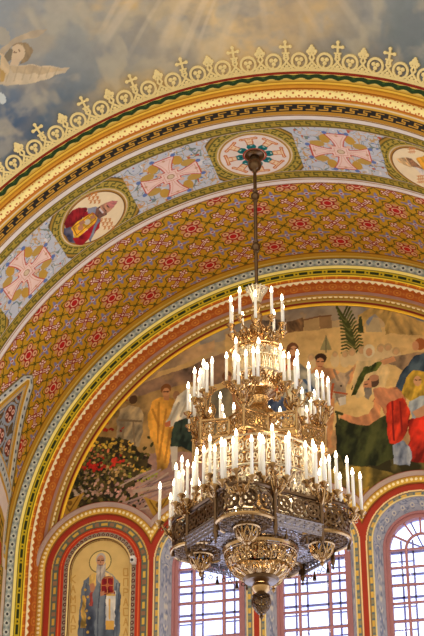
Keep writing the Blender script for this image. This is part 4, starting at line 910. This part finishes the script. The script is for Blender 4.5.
# third tier: clusters over the points of the star gallery
for k in range(8):
    p = DEL+45*k; z = .105
    tips = [CP(p-9, .178, z+.010), CP(p+8, .170, z+.026), CP(p-3, .205, z-.012), CP(p+12, .200, z-.004), CP(p+2, .186, z+.006)]
    branch(CP(p, .172, .062), tips, CM, nleaf=9, leaf=.024, stem=[CP(p, .05, .085), CP(p, .09, .055), CP(p, .14, .045), CP(p, .172, .062)])
    mb = MB(); 
star = []
for k in range(8): star += [(DEL+45*k, .188), (DEL+45*k+22.5, .143)]
def seg(a, b, z0, z1):
    A0_, A1_ = CP(a[0], a[1], 0), CP(b[0], b[1], 0)
    return lambda u, v: (A0_[0]+(A1_[0]-A0_[0])*u, A0_[1]+(A1_[1]-A0_[1])*u, z0+(z1-z0)*v)
for k in range(16):
    a, b = star[k], star[(k+1) % 16]; f = seg(a, b, -.02, .032); mb = MB()
    for z in (0, 1): mb.bar(f(0, z), f(1, z), .007, .005)
    for v in (.10, .90): mb.tube([f(0, v), f(1, v)], .0012, 4)
    mb.bar(f(0, 0), f(0, 1), .006, .006, (1, 0, 0))
    fret(mb, lambda u, v: f(.06+.88*u, .12+.76*v), 2, 1, 'ring', .0019)
    part(mb, 'gallery_panel', M_BRASS)
mb = MB(); fret(mb, lambda u, v: CP(360*u, .05+.095*v, .045-.06*v), 20, 2, 'scroll', .0018); ringtube(mb, .10, .012, .0025)
part(mb, 'gallery_floor', M_BRASS)
for k in range(8):
    p = star[2*k][0]; x, y, z = CP(p, .19, -.02); mb = MB().lathe([(.001, z-.028), (.005, z-.022), (.003, z-.016), (.008, z-.008), (.005, z), (.004, z+.055), (.008, z+.06), (.003, z+.068), (.006, z+.076), (.001, z+.085)], 10, (x, y)); part(mb, 'post', M_BRASS)
# great openwork drum
mb = MB(); fs2 = lambda u, v: CP(360*u, .150+.014*(1-v)**2, -.205+.175*v)
fret(mb, lambda u, v: fs2(u, .50+.48*v), 24, 1, 'scroll', .0022); fret(mb, lambda u, v: fs2(u+.02, .02+.46*v), 24, 1, 'net', .0022)
for v in (0, .49, 1): ringtube(mb, .150+.014*(1-v)**2, -.205+.175*v, .0034, 64)
part(mb, 'openwork_drum', M_LITBRASS)
# great gallery: four straight sides and four round turrets
ZA, ZB = -.285, -.213
AP = .187
corners = []
for k in range(4):
    p = DEL+45+90*k; corners.append((p-21.5, AP/math.cos(math.radians(21.5)), p+21.5))
def fr_panel(f, nu, name, mt):
    mb = MB(); n = max(2, nu*4)
    for v, w in ((0, .0055), (1, .006), (.14, .0016), (.86, .0016)):
        mb.tube([f(i/n, v) for i in range(n+1)], w, 6)
    fret(mb, lambda u, v: f(.03+.94*u, .16+.68*v), nu, 1, 'ring', .0034)
    fret(mb, lambda u, v: f(u, .0+.15*v), nu*3, 1, 'heart', .0011)
    for i in range(nu*3+1): mb.lathe([(.001, f(i/(nu*3), 1)[2]+.016), (.0035, f(i/(nu*3), 1)[2]+.010), (.002, f(i/(nu*3), 1)[2])], 6, f(i/(nu*3), 1)[:2])
    return part(mb, name, mt)
def fr_lamb(f, nu):
    mb = MB(); n = nu*4
    mb.tube([f(i/n, 1) for i in range(n+1)], .003, 5); mb.tube([f(i/n, .0) for i in range(n+1)], .0016, 5); mb.tube([f(i/n, .3) for i in range(n+1)], .0012, 4)
    fret(mb, lambda u, v: f(u, .3+.68*v), nu, 1, 'net', .0020); fret(mb, lambda u, v: f(u, .3*v), nu*2, 1, 'heart', .0013)
    return part(mb, 'lambrequin', M_NET)
for k in range(4):
    a, R, b = corners[k]; f = seg((a, R), (b, R), ZA, ZB); fr_panel(f, 3, 'pierced_panel', M_BRONZE)
    f2 = seg((a, R+.004), (b, R+.004), -.318, ZA); fr_lamb(f2, 5)
TR, TC = .076, .168
def turret_f(p, rr, z0, z1, h0=-118, h1=118):
    cx, cy, _ = CP(p, TC, 0); a = W0+math.radians(p)
    return lambda u, v: (cx+rr*math.cos(a+math.radians(h0+(h1-h0)*u)), cy+rr*math.sin(a+math.radians(h0+(h1-h0)*u)), z0+(z1-z0)*v)
for k in range(4):
    p = DEL+90*k; f = turret_f(p, TR, -.297, ZB); fr_panel(f, 6, 'turret', M_BRONZE)
    mb = MB(); mb.tube([turret_f(p, TR+.003, 0, 1)(i/30, -.299) for i in range(31)], .0055, 6); mb.tube([turret_f(p, TR+.001, 0, 1)(i/30, ZB-.001) for i in range(31)], .004, 6); part(mb, 'turret_rim', M_BRASS)
    f3 = turret_f(p, TR-.002, -.302, ZA)
    # pierced cone under the turret down to its lantern
    cx, cy, _ = CP(p, TC, 0); mb = MB(); fc = lambda u, v: (cx+(.034+(.074-.034)*v**.8)*math.cos(2*PI*u), cy+(.034+(.074-.034)*v**.8)*math.sin(2*PI*u), -.307+(.011)*v)
    fret(mb, fc, 12, 1, 'net', .0019); mb.tube([fc(i/24, 0) for i in range(24)], .003, 5, 0, True); part(mb, 'turret_base', M_BRONZE)
    mb = MB(); hl = lambda u, v: (cx+.033*math.cos(v*PI/2*.92)*math.cos(2*PI*u), cy+.033*math.cos(v*PI/2*.92)*math.sin(2*PI*u), -.310-.040*math.sin(v*PI/2*.92))
    fret(mb, lambda u, v: hl(u, .05+.9*v), 7, 1, 'heart', .0026); mb.tube([hl(i/24, 0) for i in range(24)], .0048, 6, 0, True); mb.tube([hl(i/24, .88) for i in range(24)], .002, 5, 0, True)
    mb.lathe([(.008, -.349), (.009, -.353), (.004, -.357), (.006, -.363), (.001, -.371)], 10, (cx, cy)); mb.lathe([(.0, -.300), (.034, -.302), (.036, -.308), (.034, -.312)], 24, (cx, cy))
    L = part(mb, 'lantern', M_BRASS)
    mb = MB().lathe([(.0, -.311), (.029, -.311), (.028, -.322), (.020, -.338), (.008, -.345), (.0, -.346)], 20, (cx, cy)); g = mb.build('lantern_glass', M_GLASS, L, ORG)
    # lit cup standing on each turret
    x, y, _ = CP(p+6, .125, 0); mb = MB().lathe([(.001, -.235), (.004, -.215), (.005, -.200), (.012, -.196), (.024, -.186), (.029, -.172), (.026, -.172), (.020, -.184), (.004, -.190)], 18, (x, y)); part(mb, 'cup', M_LITBRASS)
    mb = MB().lathe([(.001, -.186), (.014, -.184), (.022, -.172), (.018, -.162), (.006, -.158), (.001, -.157)], 16, (x, y)); part(mb, 'glass_bowl', M_GLOBE)
# corner posts and the candle clusters on them
for k in range(4):
    for p in (corners[k][0], corners[k][2]):
        R = corners[k][1]; x, y, _ = CP(p, R, 0)
        part(MB().lathe([(.001, -.352), (.004, -.366+.018), (.002, -.341), (.005, -.335), (.006, -.328), (.0075, -.322), (.006, -.312), (.006, -.235), (.009, -.228), (.009, -.216), (.005, -.212), (.008, -.20), (.004, -.19), (.001, -.18)], 10, (x, y)), 'post', M_BRONZE)
        z = -.182; j = rng.random()*8
        tips = [CP(p-9, R+.012, z+.004), CP(p+10, R+.010, z-.002), CP(p+1, R-.022, z+.030), CP(p-11, R-.018, z+.024), CP(p+6, R+.038, z-.018), CP(p+14, R-.012, z+.018), CP(p-2, R+.016, z+.020)]
        branch((x, y, -.205), tips, CL, nleaf=10, leaf=.026)
for k in range(4):
    p = DEL+90*k; root = CP(p, TC+TR, -.232)
    branch(root, [CP(p-9, TC+TR+.026, -.222), CP(p+8, TC+TR+.034, -.214), CP(p-2, TC+TR+.004, -.19), CP(p+15, TC+TR-.02, -.19)], CL, nleaf=7, leaf=.022)
# pierced soffit between gallery and bowl
mb = MB()
def sof(u, v):
    p = 360*u; q_ = (p-DEL) % 90; d = min(abs(q_-45), 45); Rm = AP*.99 if d < 24 else AP*.99+.02
    return CP(p, .098+(Rm-.098)*v, -.301+.006*v)
fret(mb, sof, 22, 2, 'net', .0026); fret(mb, lambda u, v: sof(u, .02+.96*v), 20, 2, 'scroll', .0022)
n = 96; vs = [(*sof(i/n, v)[:2], sof(i/n, v)[2]+.006) for v in (0, 1) for i in range(n)]; mb.add(vs, [(i, (i+1) % n, n+(i+1) % n, n+i) for i in range(n)], 1); part(mb, 'pierced_soffit', [M_NET, M_BRONZE])
# great bowl, collar, ball and pine-cone drop
bw_ = lambda u, v: CP(360*u, .0985*math.cos(v*1.18)**.92, -.312-.080*math.sin(v*1.18)/math.sin(1.18))
mb = MB(); fret(mb, lambda u, v: bw_(u, 1-(.42*v+.0)-.02), 14, 1, 'arch', .0030); fret(mb, lambda u, v: bw_(u+.02, .52-.44*v), 16, 1, 'scroll', .0026)
LB(mb, [(.098, -.300), (.103, -.304), (.1045, -.311), (.1005, -.318), (.100, -.316), (.098, -.300)], 48); ringtube(mb, .099, -.322, .0018)
part(mb, 'bowl', M_BRASS)
part(LB(MB(), [(.036, -.388), (.046, -.386), (.049, -.392), (.044, -.399), (.036, -.401), (.024, -.401), (.020, -.404)]), 'collar', M_BRONZE)
part(LB(MB(), [(.012, -.400), (.022, -.406), (.026, -.415), (.023, -.425), (.014, -.432), (.012, -.436)]), 'ball', M_BRASS)
cone = lambda u, v: CP(360*u, .004+.027*math.sin(PI*(.10+.80*v))**.8*(.55+.45*v), -.487+.052*v)
mb = MB(); fret(mb, cone, 8, 3, 'ring', .0016); LB(mb, [(.012, -.434), (.024, -.437), (.025, -.442), (.012, -.444)], 20); LB(mb, [(.0055, -.484), (.009, -.488), (.004, -.492), (.006, -.497), (.001, -.505)], 12)
part(mb, 'drop', M_BRONZE)
# ring and tassel pendants along the lower edge
def pendant(p, kind):
    x, y, z = p; mb = MB(); mb.tube([(x, y, z), (x, y, z-.010)], .0009, 4)
    if kind: mb.tube([(x+.0055*math.cos(a)*math.cos(.3), y+.0055*math.cos(a)*math.sin(.3), z-.016+.0055*math.sin(a)) for a in np.linspace(0, 2*PI, 11)[:-1]], .0013, 4, 0, True)
    else: mb.lathe([(.001, z-.008), (.004, z-.012), (.002, z-.016), (.0045, z-.022), (.006, z-.034), (.001, z-.035)], 8, (x, y))
    part(mb, 'pendant', M_BRONZE)
for k in range(4):
    a, R, b = corners[k]; f2 = seg((a, R+.004), (b, R+.004), -.318, ZA)
    for i in range(7): pendant(f2((i+.5)/7, 0), i % 3 != 1)
    p = DEL+90*k; ft = turret_f(p, TR, ZA, ZB, -100, 100)
    for i in range(4): pendant(ft((i+.5)/4, 0), i % 2)
# the hundred nearest candles each on their branch; the farther ones behind the drums as one
TIPS.sort(key=lambda q: q[0])
rest = MB()
for n, (d, t, L, o) in enumerate(TIPS):
    if n < 100:
        c = bpy.data.objects.new('candle', L); C.objects.link(c); c.parent = o
        c.location = tuple((t[i]-ORG[i])*S for i in range(3))
    else:
        b = len(rest.v); rest.v += [tuple(v.co[i]/S+t[i] for i in range(3)) for v in L.vertices]
        rest.f += [tuple(i+b for i in q.vertices) for q in L.polygons]; rest.m += [q.material_index for q in L.polygons]
part(rest, 'candle', [M_CANDLE, M_BULB], kind='stuff', label='candles on the far side of the chandelier')
print('candles', len(TIPS))

# ------------------------------------------------------------------ light: daylight beyond the windows, the lit church on this side
w = bpy.data.worlds.new('world'); sc.world = w; w.use_nodes = True; nt = w.node_tree; bg = nt.nodes['Background']
tc = nt.nodes.new('ShaderNodeTexCoord'); sp = nt.nodes.new('ShaderNodeSeparateXYZ'); nt.links.new(tc.outputs['Generated'], sp.inputs[0])
mr = nt.nodes.new('ShaderNodeMapRange'); mr.inputs['From Min'].default_value = -.05; mr.inputs['From Max'].default_value = .25; nt.links.new(sp.outputs['Y'], mr.inputs['Value'])
mx = nt.nodes.new('ShaderNodeMix'); mx.data_type = 'RGBA'; nt.links.new(mr.outputs['Result'], mx.inputs[0])
mx.inputs[6].default_value = (.92, .82, .66, 1); mx.inputs[7].default_value = (1.7, 1.9, 2.7, 1)
# the floor and lower nave, seen from above, are darker than the nave's walls
mz = nt.nodes.new('ShaderNodeMapRange'); mz.inputs['From Min'].default_value = -.95; mz.inputs['From Max'].default_value = -.25; nt.links.new(sp.outputs['Z'], mz.inputs['Value'])
lo = nt.nodes.new('ShaderNodeMix'); lo.data_type = 'RGBA'; lo.inputs[6].default_value = (.42, .33, .24, 1); lo.inputs[7].default_value = (1.02, .92, .76, 1); nt.links.new(mz.outputs['Result'], lo.inputs[0]); nt.links.new(lo.outputs[2], mx.inputs[6])
nt.links.new(mx.outputs[2], bg.inputs['Color']); bg.inputs['Strength'].default_value = 1.0
def lamp(name, p, power, col, radius):
    l = bpy.data.lights.new(name, 'POINT'); l.energy = power; l.color = col; l.shadow_soft_size = radius
    o = bpy.data.objects.new(name, l); C.objects.link(o); o.location = W3(p); return o
WARM = (1, .80, .52)
YC_ = -0.1741
lamp('crown_lamp', (0, YC_, .47), 12, WARM, .12)
lamp('upper_drum_lamp', (0, YC_, .27), 32, WARM, .25)
lamp('lower_drum_lamp', (0, YC_, -.10), 48, WARM, .35)
lamp('bowl_lamp', (0, YC_, -.345), 9, WARM, .15)
sc.view_settings.view_transform = 'Standard'; sc.view_settings.look = 'None'; sc.view_settings.gamma = 1.0
sc.view_settings.use_curve_mapping = False; sc.view_settings.exposure = 0.15
